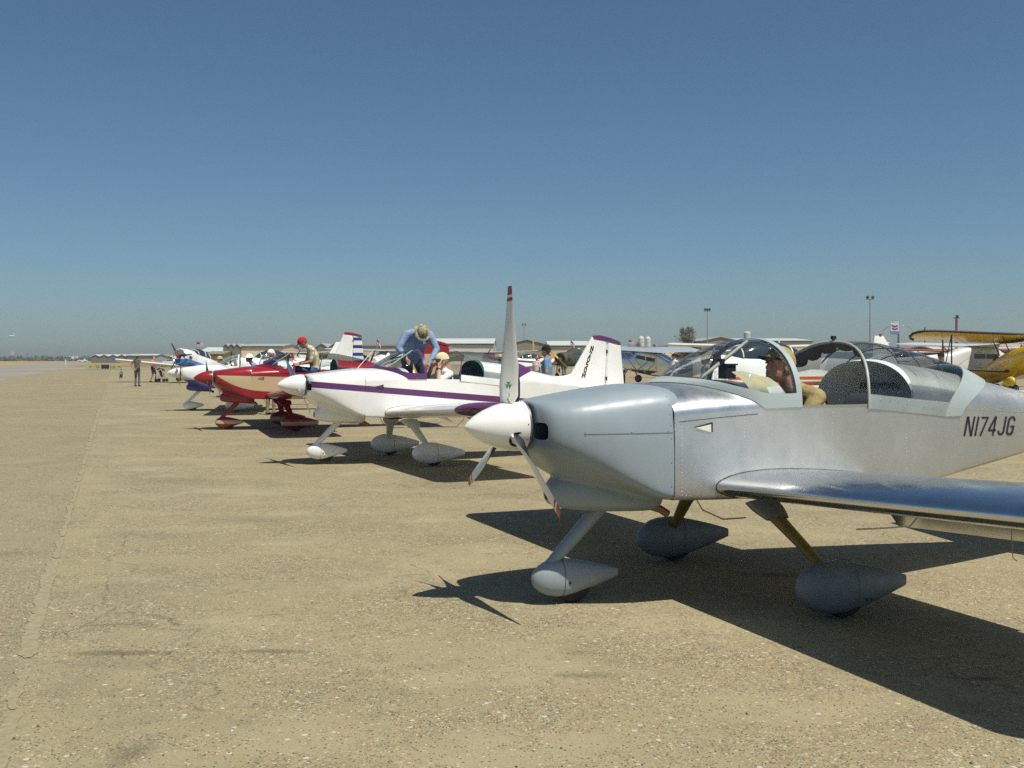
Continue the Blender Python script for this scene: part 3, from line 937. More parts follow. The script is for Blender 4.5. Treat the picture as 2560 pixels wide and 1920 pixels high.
silver = build_rv(dict(loc=(1.666, 7.501), yaw=22.2, label='bare aluminium homebuilt aircraft with grey cowl and white three-bladed propeller, nearest the camera',
    prop=(0, 121, -120), cuff=True, flap=52, legfair=.062,
    mats=dict(cowl=M_primer, fus=M_alu_side, deck=M_alu_deck, turtle=M_alu_side, spinner=M_white, frame=M_frame_grey, skirt=M('brushed_skirt', (.42, .46, .455), .42, .55), wing=M_alu_wing, tip=M_primer,
              pant=M_primer_shaded, npant=nose_primer(), leg=M_olive, nleg=M_primer, blade=blade_mat(), fin=M_alu_side, fincap=M_primer, fairing=M_primer_shaded,
              vent=M('pale_lit_vent', (.66, .66, .58), .5), bow=M('pale_canopy_bow', (.36, .40, .35), .5))))  # vent ramp paled as if lit, the light put into its colour

def side_pt(t, z, d=.0035):
    return Vector((t, float(fus(t)[2]) + d, z))
p1, p2 = side_pt(-1.535, 1.04), side_pt(-2.04, 1.028)
strokes('registration', 'N174JG', .143, .115, M_letter, silver, frame(p1, p2 - p1, (0, 0, 1)), .27, .16, 1.04)
text_ob('experimental_placard', 'EXPERIMENTAL', .072, M_letter, silver, frame((-1.33, -.405, 1.365), (-1, .10, -.015), (0, .38, 1)), 0, .74, .001, 1.05)

# maker's mark and decals on the upright blade
M_green = M('green_decal', (.03, .30, .06), .5)
def decal():
    mb = MB()
    be = R(60 - 35 * .19 / .42)
    tang = Vector((0, -1, 0)); cd = tang*math.cos(be) + Vector((1, 0, 0))*math.sin(be); nd = Vector((1, 0, 0))*math.cos(be) - tang*math.sin(be)
    o = Vector((1.815, 0, 1.168)) + Vector((0, 0, .265)) + nd*.0205
    up = Vector((0, 0, 1))
    tri = [(-.024, .028), (.024, .028), (0, -.028)]
    for k in range(3):
        a = k * 2.094
        pts = [(-.004, .004), (-.017, .022), (.0, .016), (.017, .022), (.004, .004)]
        rot = [(p[0]*math.cos(a) - p[1]*math.sin(a), p[0]*math.sin(a) + p[1]*math.cos(a)) for p in pts]
        mb.add([o + cd*p[0] + up*p[1] for p in rot], [tuple(range(5))])
    mb.ob('maker_decal', M_green, silver, 0)
    o2 = Vector((1.815, 0, 1.168)) + Vector((0, 0, .155)) + nd*.0330
    MB().add([o2 + cd*p[0] + up*p[1] for p in ((-.018, .0), (-.002, .01), (-.002, -.01))], [(0, 1, 2)]).ob('warning_decal', M_green, silver, 0)
    MB().add([o2 + cd*p[0] + up*(p[1] + .03) for p in ((-.016, .0), (-.004, .0), (-.004, .028), (-.016, .028))], [(0, 1, 2, 3)]).ob('warning_decal', M('pale_green_decal', (.45, .62, .42), .5), silver, 0)
decal()

# cowl split line, latches and panel laps of the silver aircraft
def line_strip(name, pts, w, nrm, parent, mat=M_seam):
    """thin flat strip following points, lying just proud of a surface"""
    mb = MB(); top = []; bot = []
    for i, p in enumerate(pts):
        p = Vector(p); d = (Vector(pts[min(i+1, len(pts)-1)]) - Vector(pts[max(i-1, 0)])).normalized()
        n_ = Vector(nrm(p)) if callable(nrm) else Vector(nrm)
        s = d.cross(n_).normalized() * w * .5
        top.append(p + s + n_*.0025); bot.append(p - s + n_*.0025)
    n = len(pts)
    return ob(name, top + bot, [(i, i + n, i + n + 1, i + 1) for i in range(n - 1)], mat, parent, 0)

cst = {1.56: .415, 1.40: .468, 1.15: .515, .915: .537}
from mathutils.bvhtree import BVHTree
cowl_o = [c for c in silver.children if c.name.startswith('cowl')][0]
_bvh = BVHTree.FromPolygons([v.co.copy() for v in cowl_o.data.vertices], [tuple(p.vertices) for p in cowl_o.data.polygons])
def on_cowl(t, z):
    h = _bvh.ray_cast(Vector((t, 1.5, z)), Vector((0, -1, 0)))
    return h[0], h[1]
line_strip('cowl_split_line', [on_cowl(t, 1.135)[0] for t in np.linspace(1.50, .925, 24)], .0032, (0, 1, 0), silver)
line_strip('firewall_lap', [(.9145, .5345 if z < 1.2 else .53 - (z - 1.2) * .22, z) for z in (.73, .9, 1.1, 1.2, 1.26)], .004, (0, 1, 0), silver)
M_lap = M('skin_lap_edge', (.75, .75, .72), .3, .9)
line_strip('skin_lap', [side_pt(t, float(fus(t)[3]) - .035, 0) for t in (.88, .6, .3)], .004, (0, 1, 0), silver)
line_strip('skin_lap', [side_pt(t, float(fus(t)[3]) - .018, 0) for t in (-1.45, -1.8, -2.08, -2.5, -3.0)], .005, (.13, .99, 0), silver, M_lap)

def cowl_screws():
    for t, z in [(.935, z) for z in (.80, .95, 1.10, 1.18, 1.25, 1.31, 1.36, 1.395)] + [(1.49, 1.128), (1.49, 1.144), (1.2, 1.145), (.955, 1.145)]:
        p = on_cowl(t, z)[0]
        MB().ball(tuple(p), .0042, 6, 4).ob('screw', M_hub, cowl_o)
cowl_screws()

def rivets():
    mb = MB()
    def row(a, b, n):
        for i in range(n):
            p = Vector(a).lerp(Vector(b), i / (n - 1))
            mb.ball((p.x, p.y, p.z), (.0032, .0013, .0032), 6, 4)
    for t in (.86, .40, -.30, -.95):
        row(side_pt(t, .74, .0), side_pt(t, 1.24, .0), 22)
    row(side_pt(.86, .735, 0), side_pt(-.9, .735, 0), 60)
    row(side_pt(.88, 1.215, 0), side_pt(.28, 1.235, 0), 24)
    for t, z in ((-.62, 1.325),):
        for k in range(9): mb.ball((-.70 - k*.085, .559 - .0045*k, 1.325 - .0055*k), (.004, .002, .004), 6, 4)
    o = mb.ob('rivets', M('rivet_heads', (.62, .62, .6), .35, .9), silver, 60)
    tag(o, kind='stuff')
rivets()

# canopy rail, map, paper, instruments on the glare shield, gathered sun shade, tie-down
MB().box((-.60, .535, 1.279), (-.045, .552, 1.292)).ob('canopy_rail', M_alu_wing, silver)
def chart():
    root = empty('folded_chart', (0, 0, 0), 0, 'green and tan paper chart propped behind the windshield of the silver aircraft', 'chart')
    root.parent = None
    b = NB('printed_chart_paper')
    n1 = b.ramp(b.noise(6, 5, .6), .4, .6); n2 = b.ramp(b.noise(14, 5, .6), .52, .62)
    c = b.mix(n1, (.36, .38, .26), (.48, .44, .28))
    c = b.mix(b.math('MULTIPLY', n2, .6), c, (.62, .38, .18))
    b.link(c, b.p.inputs['Base Color']); b.p.inputs['Roughness'].default_value = .8
    mw = silver.matrix_basis
    n = 9; v = []
    for i in range(n):
        u = i / (n - 1)
        for j in range(n):
            w = j / (n - 1)
            top = Vector((.335, .30, 1.512)).lerp(Vector((.04, .30, 1.486)), u)
            bot = Vector((.27, .43, 1.36)).lerp(Vector((-.03, .43, 1.34)), u)
            p = top.lerp(bot, w); p.y += .05 * math.sin(w * 3.1) ; p.z += .012 * math.sin(u * 5) ; v.append(mw @ p)
    f = [(i*n + j, i*n + j + 1, (i+1)*n + j + 1, (i+1)*n + j) for i in range(n - 1) for j in range(n - 1)]
    o = ob('chart_sheet', v, f, b.m, root, 60); solidify(o, .002, offset=0)
    w2 = empty('note_sheet', (0, 0, 0), 0, 'small white paper note lying over the chart in the silver aircraft', 'paper')
    q = [Vector((.165, .455, 1.412)), Vector((.06, .455, 1.42)), Vector((.02, .47, 1.362)), Vector((.15, .47, 1.36))]
    a_ = ob('paper_sheet', [mw @ p for p in q], [(0, 1, 2, 3)], M('white_paper', (.72, .73, .74), .8), w2, 0); solidify(a_, .0015, offset=0)
chart()
g = MB().box((.13, -.05, 1.46), (.21, .05, 1.555)).box((.12, -.06, 1.555), (.215, .06, 1.566)).ob('display_unit', M_black, silver, 0)
MB().box((.205, -.025, 1.565), (.235, .025, 1.60)).ob('compass', M_black, g, 0)
def shade():
    rows = []
    N_ = 44
    for i in range(N_ + 1):
        th = R(28) + R(124) * i / N_
        p = sup(.545, 1.268, 1.716, 2.3, th); s_ = math.sin(th)
        sag = .035 + .045 * abs(math.sin(i * .55)) + .02 * math.sin(i * .23)
        q = sup(.545 - sag * .55, 1.268, 1.716 - sag, 2.3, th)
        tf = -.615 - .145 * s_**2
        rows.append([(tf, *p), (tf - .03, *[(p[k] + q[k]) / 2 for k in (0, 1)]), (tf - .05 - .02*math.sin(i*1.1), *q)])
    o = MB().rings(rows, closed=False).ob('sun_shade', M('grey_shade_cloth', (.10, .095, .10), .9, var=.3), silver, 60)
    solidify(o, .004, offset=0)
    for t_ in (-1.02, -1.22, -1.44):
        a = (-t_ - .745) / 1.305; zc = prof([(-.745, 1.724), (-.95, 1.731), (-1.265, 1.684), (-1.587, 1.616), (-1.884, 1.532), (-2.05, 1.458)], t_)
        bw = .556 - .085 * a**1.3
        MB().tube([(t_ + .12 * (1 - math.sin(R(40) + R(100) * k / 16)), *sup(bw - .012, 1.25, zc - .014, 2.3, R(40) + R(100) * k / 16)) for k in range(17)], .0045, 5).ob('shade_rib', M_seam, silver)
    MB().tube([(-.75, 0, 1.725), (-.75, 0, 1.748)], .010, 8).box((-.765, -.014, 1.742), (-.735, .014, 1.768)).ob('canopy_catch', M_black, silver)
shade()
rr = []
MB().rings([[(-.30 + .022*math.cos(a) + .005*math.cos(a)*math.cos(q), 2.02 + .005*math.sin(q), .775 + (.022 + .005*math.cos(q))*math.sin(a)) for q in [k*1.0472 for k in range(6)]] for a in [k*2*math.pi/14 for k in range(15)]]).ob('tie_down_ring', M_black, silver)
MB().tube([(-.30, 2.02, .75), (-.295, 2.025, .62), (-.31, 2.02, .52), (-.35, 2.01, .50)], .0028, 5).ob('tie_down_cord', M('cord', (.35, .30, .22), .9), silver)

# ------------------------------------------------------------------ the three painted aircraft of the same kind farther along the line
PUR = (.105, .028, .115)
M_purple = paint('purple_gloss_paint', PUR, [])
M_pstripe = paint('white_with_purple_stripe', WHITE, [(PUR, band(1.0165, .0733, 1.1135, .0700))])
def metal_blade(name, col=(.55, .55, .56)): return M(name, col, .3, .9, var=.05)
purple = build_rv(dict(loc=(-1.60, 16.70), yaw=25.2, pitch=R(-1.0), z=.005, label='white homebuilt aircraft with purple stripe, purple canopy frame and purple fin cap',
    prop=(116, -64), prad=.86, chord=.105, flap=32, inner=M('green_cockpit_trim', (.02, .11, .075), .8, var=.2), legfair=.075,
    mats=dict(cowl=M_pstripe, fus=M_pstripe, deck=M_white, spinner=M_white, frame=M_purple, skirt=M_white, wing=M_white, tip=M_purple, pant=M_white, npant=M_white,
              leg=M_white, blade=metal_blade('grey_metal_blade'), fin=M_white, fincap=M_purple, vent=M_purple)))
strokes('registration', 'N205DM', .085, .20, M_letter, purple, frame((-3.215, .0415, 1.785), (-1, 0, 0), (0, 0, 1)), .22, .1, 1.0, stack=(-.36, -1.08))
lens = glass('clear_lens', (.93, .9, .95))
for s in (1,):
    MB().ball((.40, 3.40, .775 + .16), (.11, .12, .055), 14, 10).ob('light_lens', lens, purple, 60)
    MB().ball((.44, 3.44, .93), .018, 8, 6).ob('position_light', M('red_lens', (.6, .05, .03), .2), purple)
    MB().ball((.37, 3.44, .935), .022, 8, 6).ob('strobe_light', M('strobe_white', (.8, .8, .8), .2), purple)
MB().tube([(.86, -.10, 1.43), (.62, -.10, 1.70)], .006, 6).ob('whip_antenna', M_white, purple)

RED = (.27, .008, .016); CREAM = (.50, .39, .225)
def cream_mask(b, x, y, z):
    hi = b.math('LESS_THAN', z, b.math('MULTIPLY_ADD', x, .028, 1.187))
    u = b.math('MAXIMUM', b.math('SUBTRACT', x, .55), 0.0)
    lo = b.math('ADD', b.math('MULTIPLY_ADD', x, .055, .838), b.math('MULTIPLY', b.math('POWER', u, 2.6), .235))
    m = b.math('MULTIPLY', hi, b.math('GREATER_THAN', z, lo))
    return b.math('MULTIPLY', m, b.math('LESS_THAN', x, 1.66))
M_red = paint('red_gloss_paint', RED, [])
M_redcream = paint('red_and_cream_paint', RED, [(CREAM, cream_mask)])
M_pantrc = paint('red_pant_cream_flash', RED, [(CREAM, band(.125, 0, .205, .0))])
M_npantrc = paint('red_nose_pant_cream_flash', RED, [(CREAM, band(.09, .03, .175, .03))])
M_finrc = paint('cream_fin_red_top', CREAM, [(RED, band(1.72, 0, 3, 0))])
redp = build_rv(dict(loc=(-5.12, 24.42), yaw=19.5, label='red and cream homebuilt aircraft with red spinner, third in the line from the camera',
    prop=(118, -62), prad=.86, chord=.10, flap=0, legfair=.085, inner=M('grey_cockpit_trim', (.10, .12, .12), .8),
    mats=dict(cowl=M_redcream, fus=M_redcream, deck=M_red, spinner=M_red, frame=M_red, skirt=M_red, wing=M_red, tip=M_red, pant=M_pantrc, npant=M_npantrc, leg=M_red,
              fairing=M_red, blade=metal_blade('dark_grey_blade', (.16, .16, .17)), fin=M_finrc, fincap=M_red, vent=M('tan_vent', (.25, .17, .09), .5), bow=M_seam)))

BLUE = (.018, .035, .23)
M_bluewhite = paint('white_over_blue_paint', WHITE, [((.42, .02, .03), band(1.0, 0, 1.018, 0)), (BLUE, band(-1, 0, .972, 0))])
def stripes(b, x, y, z):
    f = b.math('FRACT', b.math('MULTIPLY', b.math('SUBTRACT', z, 1.20), 1 / .245))
    return b.math('LESS_THAN', f, .42)
M_rud = paint('blue_striped_rudder', WHITE, [(BLUE, stripes)])
bluep = build_rv(dict(loc=(-8.51, 32.98), yaw=11.5, label='white over blue homebuilt aircraft with blue striped rudder and red fin cap',
    prop=(60, -120), prad=.86, chord=.10, flap=0, fin_top=2.42, legfair=.07,
    mats=dict(cowl=M_bluewhite, fus=M_bluewhite, deck=M_white, spinner=M_white, frame=M_white, skirt=M_white, wing=M_white, tip=M_white, pant=M_white, npant=M_white,
              leg=M_white, blade=metal_blade('grey_metal_blade_b'), fin=M_white, rudder=M_rud, fincap=M_red)))

# ------------------------------------------------------------------ other light aircraft on the field
M_pane = M('dark_cabin_glass', (.03, .04, .045), .08, spec=.8)
M_strut = M('strut_grey', (.45, .46, .46), .4, .3)

def light_plane(name, label, loc, yaw, kind, fus_m, wing_m, tail_m=None, fin_m=None, span=10.6, length=7.2, tail=False, radial=False, blades=2, prop_phi=25,
                spin_m=None, group='light aircraft parked out on the apron', dihed=.03, detail=True, cowl_m=None, prop_m=None, pitch=None, fin_h=None, canopy_m=None, under=None, chord=1.50):
    """kind 'high' or 'low'; nose along local +x, origin on the ground between the main wheels"""
    tail_m = tail_m or wing_m; fin_m = fin_m or tail_m
    if pitch is None: pitch = R(-10.5) if tail else 0
    root = empty(name, (loc[0], loc[1], 0), math.pi + R(yaw), label, 'aircraft', group, pitch=pitch)
    nx = length * .30; tx = -length * .68
    zc = 1.30 if kind == 'high' else 1.22
    if radial: zc = 1.30 if tail else 1.55
    hw = .53 if not radial else .56
    S_ = {}
    def sec(t, zb, zt, w, k=.55):
        h = zt - zb
        S_[t] = [(0, zb), (w*.75, zb), (w, zb + h*.16), (w, zb + h*.45), (w*.98, zb + h*.72), (w*k + w*.25, zt - h*.04), (w*k*.7, zt), (0, zt)]
    r0 = .52 if radial else .40
    sec(nx, zc - r0*.9, zc + r0*.9, r0*.92, .5)
    sec(nx - .12, zc - r0*1.05, zc + r0*1.05, r0*1.05, .5)
    sec(nx - .9, zc - .52, zc + (.50 if not radial else .58), hw, .5)
    if kind == 'high':
        sec(nx - 1.25, zc - .56, zc + .60, hw, .5); sec(nx - 1.75, zc - .58, zc + .84, hw, .8); sec(nx - 2.9, zc - .56, zc + .86, hw, .8)
        sec(nx - 4.0, zc - .38, zc + .55, .36, .6)
    else:
        sec(nx - 1.3, zc - .55, zc + .46, hw, .5); sec(nx - 2.9, zc - .55, zc + .44, hw, .5); sec(nx - 4.0, zc - .36, zc + .42, .36, .5)
    sec(tx + .5, zc - .02, zc + .30, .09, .5); sec(tx, zc + .05, zc + .26, .04, .5)
    ts = sorted(S_, reverse=True); tt = []
    for a, b in zip(ts[:-1], ts[1:]): tt += [a, (a*2 + b)/3, (a + 2*b)/3]
    tt.append(ts[-1])
    MB().rings(loft_half(S_, tt, 3), True, True).ob('fuselage', fus_m, root, 50)
    cr = r0 * 1.03
    if radial:
        MB().lathe([(-.75, cr*.98), (-.62, cr*1.04), (-.2, cr*1.06), (.02, cr*.98), (.06, cr*.90), (.02, cr*.82), (-.25, cr*.80)], (1, 0, 0), (nx + .12, 0, zc), 28).ob('engine_cowl', cowl_m or fus_m, root)
        MB().lathe([(0, .001), (0, cr*.84), (.01, cr*.84), (.01, .001)], (1, 0, 0), (nx - .05, 0, zc), 24).ob('cooling_shutter', M_black, root)
        if detail:
            for s in (1, -1):
                MB().box((nx - .42, s*cr*.98 - .03, zc - .06), (nx - .12, s*cr*.98 + .08*1, zc + .07)).ob('cowl_gill', M_black, root, 0)
    # propeller
    hub = (nx + .30, 0, zc)
    sp = MB().lathe([(-.2, .14), (-.05, .14), (.08, .11), (.18, .05), (.21, .002)], (1, 0, 0), hub, 18).ob('spinner', spin_m or fus_m, root)
    for k in range(blades):
        MB().rings(blade_rings(1.02, .08, .15, R(prop_phi + 360 / blades * k), hub), True, True).ob('propeller_blade', prop_m or M_black, root)
    # wing
    zw = zc + .88 if kind == 'high' else zc - .46
    xl = nx - 1.55 if kind == 'high' else nx - 1.15
    hs = span / 2
    for s in (1, -1):
        y0 = 0.0 if kind == 'high' else .40
        mb = MB().rings(wing_panel(xl, zw, chord, y0, hs * .93, dihed, 4, 1.0, False, .0, chord if kind == 'high' else chord*.8), True, True)
        mt = MB().rings(wing_panel(xl, zw, chord if kind == 'high' else chord*.8, hs*.93 + .003, hs, dihed, 6, 1.0, True), True, True)
        if s < 0: mb.v, mb.f = mirror(mb.v, mb.f); mt.v, mt.f = mirror(mt.v, mt.f)
        wo = mb.ob('wing', wing_m, root); mt.ob('wing_tip', under or wing_m, wo)
        if kind == 'high':
            for dx in ((-.5,) if not tail else (-.35, -.95)):
                MB().tube([(xl + dx, s*.52, zc - .45), (xl + dx, s*hs*.55, zw + dihed*hs*.55 - .06)], .028, 8).ob('wing_strut', M_strut, root)
        mb = MB().rings(wing_panel(tx + 1.0, zc + .18, .85, .03, 1.65, 0, 3, 1.0, False, .12, .6, .08), True, True)
        if s < 0: mb.v, mb.f = mirror(mb.v, mb.f)
        mb.ob('tailplane', tail_m, root)
        # gear
        gx = nx - (1.15 if tail or radial else 2.15)
        if radial: gx = nx - (2.2 if tail else 1.9)
        wz = .24; gy = 1.0 if not radial else 1.45
        MB().tube([(gx, s*(.42 if not radial else gy), zc - .50), (gx, s*gy, wz)], [.05, .035], 8).ob('gear_leg', M_strut, root)
        wheel('wheel', (gx, s*gy, wz), wz, .16, root, M_tyre, M_hub)
    if tail:
        MB().tube([(tx + .4, 0, zc + .02), (tx + .05, 0, zc - .30)], .02, 6).ob('tail_spring', M_strut, root)
        wheel('tail_wheel', (tx + .03, 0, zc - .36), .10, .06, root, M_tyre, M_hub)
    else:
        MB().tube([(nx - .35, 0, zc - .5), (nx - .35, 0, .2)], .04, 8).ob('nose_gear_leg', M_strut, root)
        wheel('nose_wheel', (nx - .35, 0, .2), .2, .13, root, M_tyre, M_hub)
    # fin
    fh = fin_h or (zc + 1.42)
    fp = [(tx + 1.25, zc + .28), (tx + .55, fh), (tx + .10, fh + .02), (tx - .05, zc + .2)]
    cx = sum(p[0] for p in fp)/4; cz = sum(p[1] for p in fp)/4
    v = [(p[0], .015, p[1]) for p in fp] + [(p[0], -.015, p[1]) for p in fp] + [(cx + (p[0]-cx)*.75, .05, cz + (p[1]-cz)*.8) for p in fp] + [(cx + (p[0]-cx)*.75, -.05, cz + (p[1]-cz)*.8) for p in fp]
    f = []
    for k in range(4):
        k2 = (k+1) % 4
        f += [(k, k2, 8+k2, 8+k), (4+k2, 4+k, 12+k, 12+k2), (k2, k, 4+k, 4+k2)]
    f += [(8, 9, 10, 11), (15, 14, 13, 12)]
    ob('fin', v, f, fin_m, root, 30)
    # cabin glass
    if kind == 'high':
        for s in (1, -1):
            y = s * (hw + .004)
            for x0, x1 in ((nx - 1.72, nx - 2.3), (nx - 2.36, nx - 2.95)):
                mb = MB().add([(x0 + (.12 if x0 > nx - 2 else 0), y, zc + .30), (x1, y, zc + .30), (x1, y*.985, zc + .70), (x0 - (.06 if x0 > nx - 2 else 0), y*.985, zc + .70)], [(0, 1, 2, 3)])
                mb.ob('cabin_window', M_pane, root, 0)
        h1 = [(nx - 1.27, zc + .612), (nx - 1.70, zc + .83)]
        MB().add([(h1[0][0] + .03, .40, h1[0][1] - .02), (h1[0][0] + .03, -.40, h1[0][1] - .02), (h1[1][0] + .05, -.40, h1[1][1] + .005), (h1[1][0] + .05, .40, h1[1][1] + .005)], [(0, 1, 2, 3)]).ob('windscreen', M_pane, root, 0)
    else:
        rr = []
        for t, h, w in ((nx - 1.15, .02, .30), (nx - 1.45, .30, .40), (nx - 1.9, .48, .42), (nx - 2.6, .46, .40), (nx - 3.2, .26, .32), (nx - 3.6, .03, .2)):
            rr.append([(t, w*math.cos(q), zc + .42 + h*math.sin(q)) for q in [math.pi*k/12 for k in range(13)]])
        MB().rings(rr, closed=False).ob('canopy', canopy_m or M_pane, root, 60)
        for t in (nx - 1.47, nx - 2.3, nx - 3.0):
            h = float(np.interp(-t, [-(nx-1.15), -(nx-1.45), -(nx-1.9), -(nx-2.6), -(nx-3.2)], [.02, .30, .48, .46, .26])); w = float(np.interp(-t, [-(nx-1.15), -(nx-1.45), -(nx-1.9), -(nx-2.6), -(nx-3.2)], [.3, .4, .42, .4, .32]))
            MB().tube([(t, (w+.006)*math.cos(q), zc + .42 + (h+.006)*math.sin(q)) for q in [math.pi*k/12 for k in range(13)]], .02, 6).ob('canopy_frame', fus_m, root)
    return root

def gx(px, Y): return (px - 1280.0) / 2650.0 * Y
M_offwhite = paint('cream_white_paint', (.68, .66, .55), [])
M_lightblue = (.05, .20, .50)
M_wb = paint('white_over_light_blue', WHITE, [(M_lightblue, band(-1, 0, 1.16, 0))])
M_wbc = paint('white_over_light_blue_cowl', WHITE, [(M_lightblue, band(-1, 0, 1.16, 0))])
M_wbtip = paint('dark_blue_wing_tip', (.05, .07, .36), [])
light_plane('trainer_aircraft', 'white and light blue radial-engined low-wing trainer with blue wing tips, its propeller facing the camera', (gx(494, 71), 71.5), 74, 'low', M_wb, M_white, span=12.6, length=8.4, tail=True,
            radial=True, blades=3, prop_phi=-35, spin_m=M_red, chord=1.95, dihed=.085, cowl_m=M_wbc, under=M_wbtip)
def camo():
    b = NB('olive_camouflage_paint')
    f = b.math('GREATER_THAN', b.noise(1.3, 2, .4), .52); g = b.math('GREATER_THAN', b.noise(.9, 2, .4, b.scaled((1, 2, 1))), .58)
    c = b.mix(g, b.mix(f, (.035, .055, .03), (.085, .07, .045)), (.05, .075, .045))
    b.link(c, b.p.inputs['Base Color']); b.p.inputs['Roughness'].default_value = .6
    return b.m
M_camo = camo()
M_ytip = M('dark_blade_yellow_tip', (.55, .38, .03), .5)
light_plane('trainer_aircraft', 'olive green camouflaged radial-engined trainer standing beyond the purple-striped aircraft', (gx(1440, 84), 84), 58, 'low', M_camo, M_camo, span=10.2, length=8.0, radial=True, blades=2,
            prop_phi=130, dihed=.07, canopy_m=M('green_tinted_canopy', (.06, .075, .06), .2), prop_m=M_ytip)
M_yellow = paint('deep_yellow_paint', (.60, .30, .015), [])
light_plane('trainer_aircraft', 'orange-yellow trainer with tall fin standing behind the olive camouflaged aircraft', (gx(1365, 122), 124), 255, 'low', M_yellow, M_yellow, span=12.0, length=9.2, radial=True, fin_h=3.75, dihed=.08)
M_rstripe = paint('white_with_red_slashes', WHITE, [((.45, .02, .02), lambda b, x, y, z: b.math('MULTIPLY', b.math('LESS_THAN', b.math('FRACT', b.math('MULTIPLY', b.math('ADD', x, z), 1.6)), .45), b.math('LESS_THAN', x, -.6))), ((.62, .33, .02), band(-1, 0, .86, 0))])
light_plane('light_aircraft', 'white low-wing aircraft with red slashes and yellow belly behind a camouflaged wing', (gx(1325, 104), 104), 12, 'low', M_rstripe, M_white, span=9.5, length=7.6)
M_greyfab = paint('silver_dope', (.42, .45, .48), [])
M_redfus = paint('dark_red_fuselage', (.30, .02, .03), [])
light_plane('high_wing_aircraft', 'high-wing aircraft with silver grey wing and dark red fuselage behind the propeller blade', (gx(1222, 106), 106), 84, 'high', M_redfus, M_greyfab, span=11.2, length=7.0, tail=True)
M_polish = alu('mirror_polished_aluminium', (.66, .68, .70), .08, .16, .15, 1.8)
light_plane('high_wing_aircraft', 'polished metal high-wing taildragger with grey wing and open dark cabin', (gx(1612, 62), 64), -38, 'high', M_polish, M_greyfab, span=10.2, length=6.6, tail=True)
light_plane('high_wing_aircraft', 'white high-wing aircraft parked beyond the windshield of the silver aircraft', (gx(1760, 88), 88), 70, 'high', M_white, M_white, span=10.9, length=8.0)
light_plane('high_wing_aircraft', 'cream high-wing aircraft seen through the open cockpit of the silver aircraft', (gx(1965, 52), 54), 74, 'high', M_offwhite, M_offwhite, span=10.9, length=7.6)
M_orange = paint('white_with_orange_stripes', WHITE, [((.55, .10, .02), band(1.02, 0, 1.11, 0)), ((.55, .10, .02), band(.86, 0, .97, 0))])
light_plane('light_aircraft', 'white low-wing aircraft with two orange side stripes close behind the silver aircraft', (gx(1895, 29), 29.5), 14, 'low', M_orange, M_white, span=8.6, length=6.6, fin_h=1.72, prop_phi=84)
M_cess = paint('white_cabin_aircraft_paint', (.80, .80, .76), [])
cess = light_plane('high_wing_aircraft', 'white high-wing aircraft whose tall fin with red beacon rises over the silver canopy', (gx(2492, 47), 49), 194, 'high', M_cess, M_cess, span=10.9, length=8.0, fin_h=2.62)
MB().lathe([(0, .06), (.07, .06), (.09, .035), (.10, .001)], (0, 0, 1), (-5.05, 0, 2.63), 12).ob('beacon', M('red_beacon_lens', (.40, .02, .02), .2), cess)
MB().tube([(-5.0, 0, 2.6), (-4.9, 0, 2.9), (-4.4, 0, 3.15)], .008, 5).ob('whip_antenna', M_black, cess)
light_plane('high_wing_aircraft', 'cream high-wing aircraft behind the seated man in the red cap', (gx(752, 112), 114), 78, 'high', M_offwhite, M_offwhite, span=10.6, length=7.2, tail=True)
light_plane('high_wing_aircraft', 'high-wing aircraft with white cabin top and grey wing behind the purple windshield', (gx(965, 78), 79), 66, 'high', M_white, M_greyfab, span=10.6, length=7.2)
M_maroon = paint('maroon_high_wing_paint', (.22, .015, .03), [])
light_plane('high_wing_aircraft', 'maroon and white high-wing aircraft under the upper wing of the yellow biplane', (gx(2420, 80), 82), 80, 'high', M_white, M_maroon, span=11.0, length=7.6)
light_plane('light_aircraft', 'white low-wing aircraft with grey fin seen between the biplane wings', (gx(2440, 62), 64), 40, 'low', M_white, M_white, fin_m=M_greyfab, span=9.2, length=7.0, fin_h=2.3)
light_plane('light_aircraft', 'white low-wing aircraft parked right of the seated person in a white hat', (gx(655, 62), 64), 30, 'low', M_white, M_white, span=9.2, length=7.0)
light_plane('light_aircraft', 'white low-wing aircraft with red fin beyond the cream high-wing aircraft', (gx(865, 78), 80), 24, 'low', M_white, M_white, fin_m=M_red, span=9.2, length=7.0)
light_plane('light_aircraft', 'white low-wing aircraft parked in front of the brown roofed shed', (gx(2290, 72), 74), 10, 'low', M_white, M_white, span=9.2, length=7.2)
light_plane('high_wing_aircraft', 'white high-wing aircraft parked farthest back near the fuel sign', (gx(2255, 105), 108), 60, 'high', M_white, M_white, span=10.9, length=8.0)

# aircraft in flight at far left
fl = light_plane('airborne_aircraft', 'small white aircraft in flight low over the far left field', (gx(28, 900), 900), 80, 'low', M_white, M_white, span=9.5, length=7, detail=False, group='aircraft in flight at far left')
fl.location.z = 20.0; fl.rotation_euler = (R(4), 0, math.pi + R(80))
fl2 = light_plane('airborne_aircraft', 'white high-wing aircraft low over the tree line beyond the runway sign', (gx(184, 620), 620), 84, 'high', M_white, M_white, span=9, length=7, detail=False, group='aircraft in flight at far left')
fl2.location.z = .8

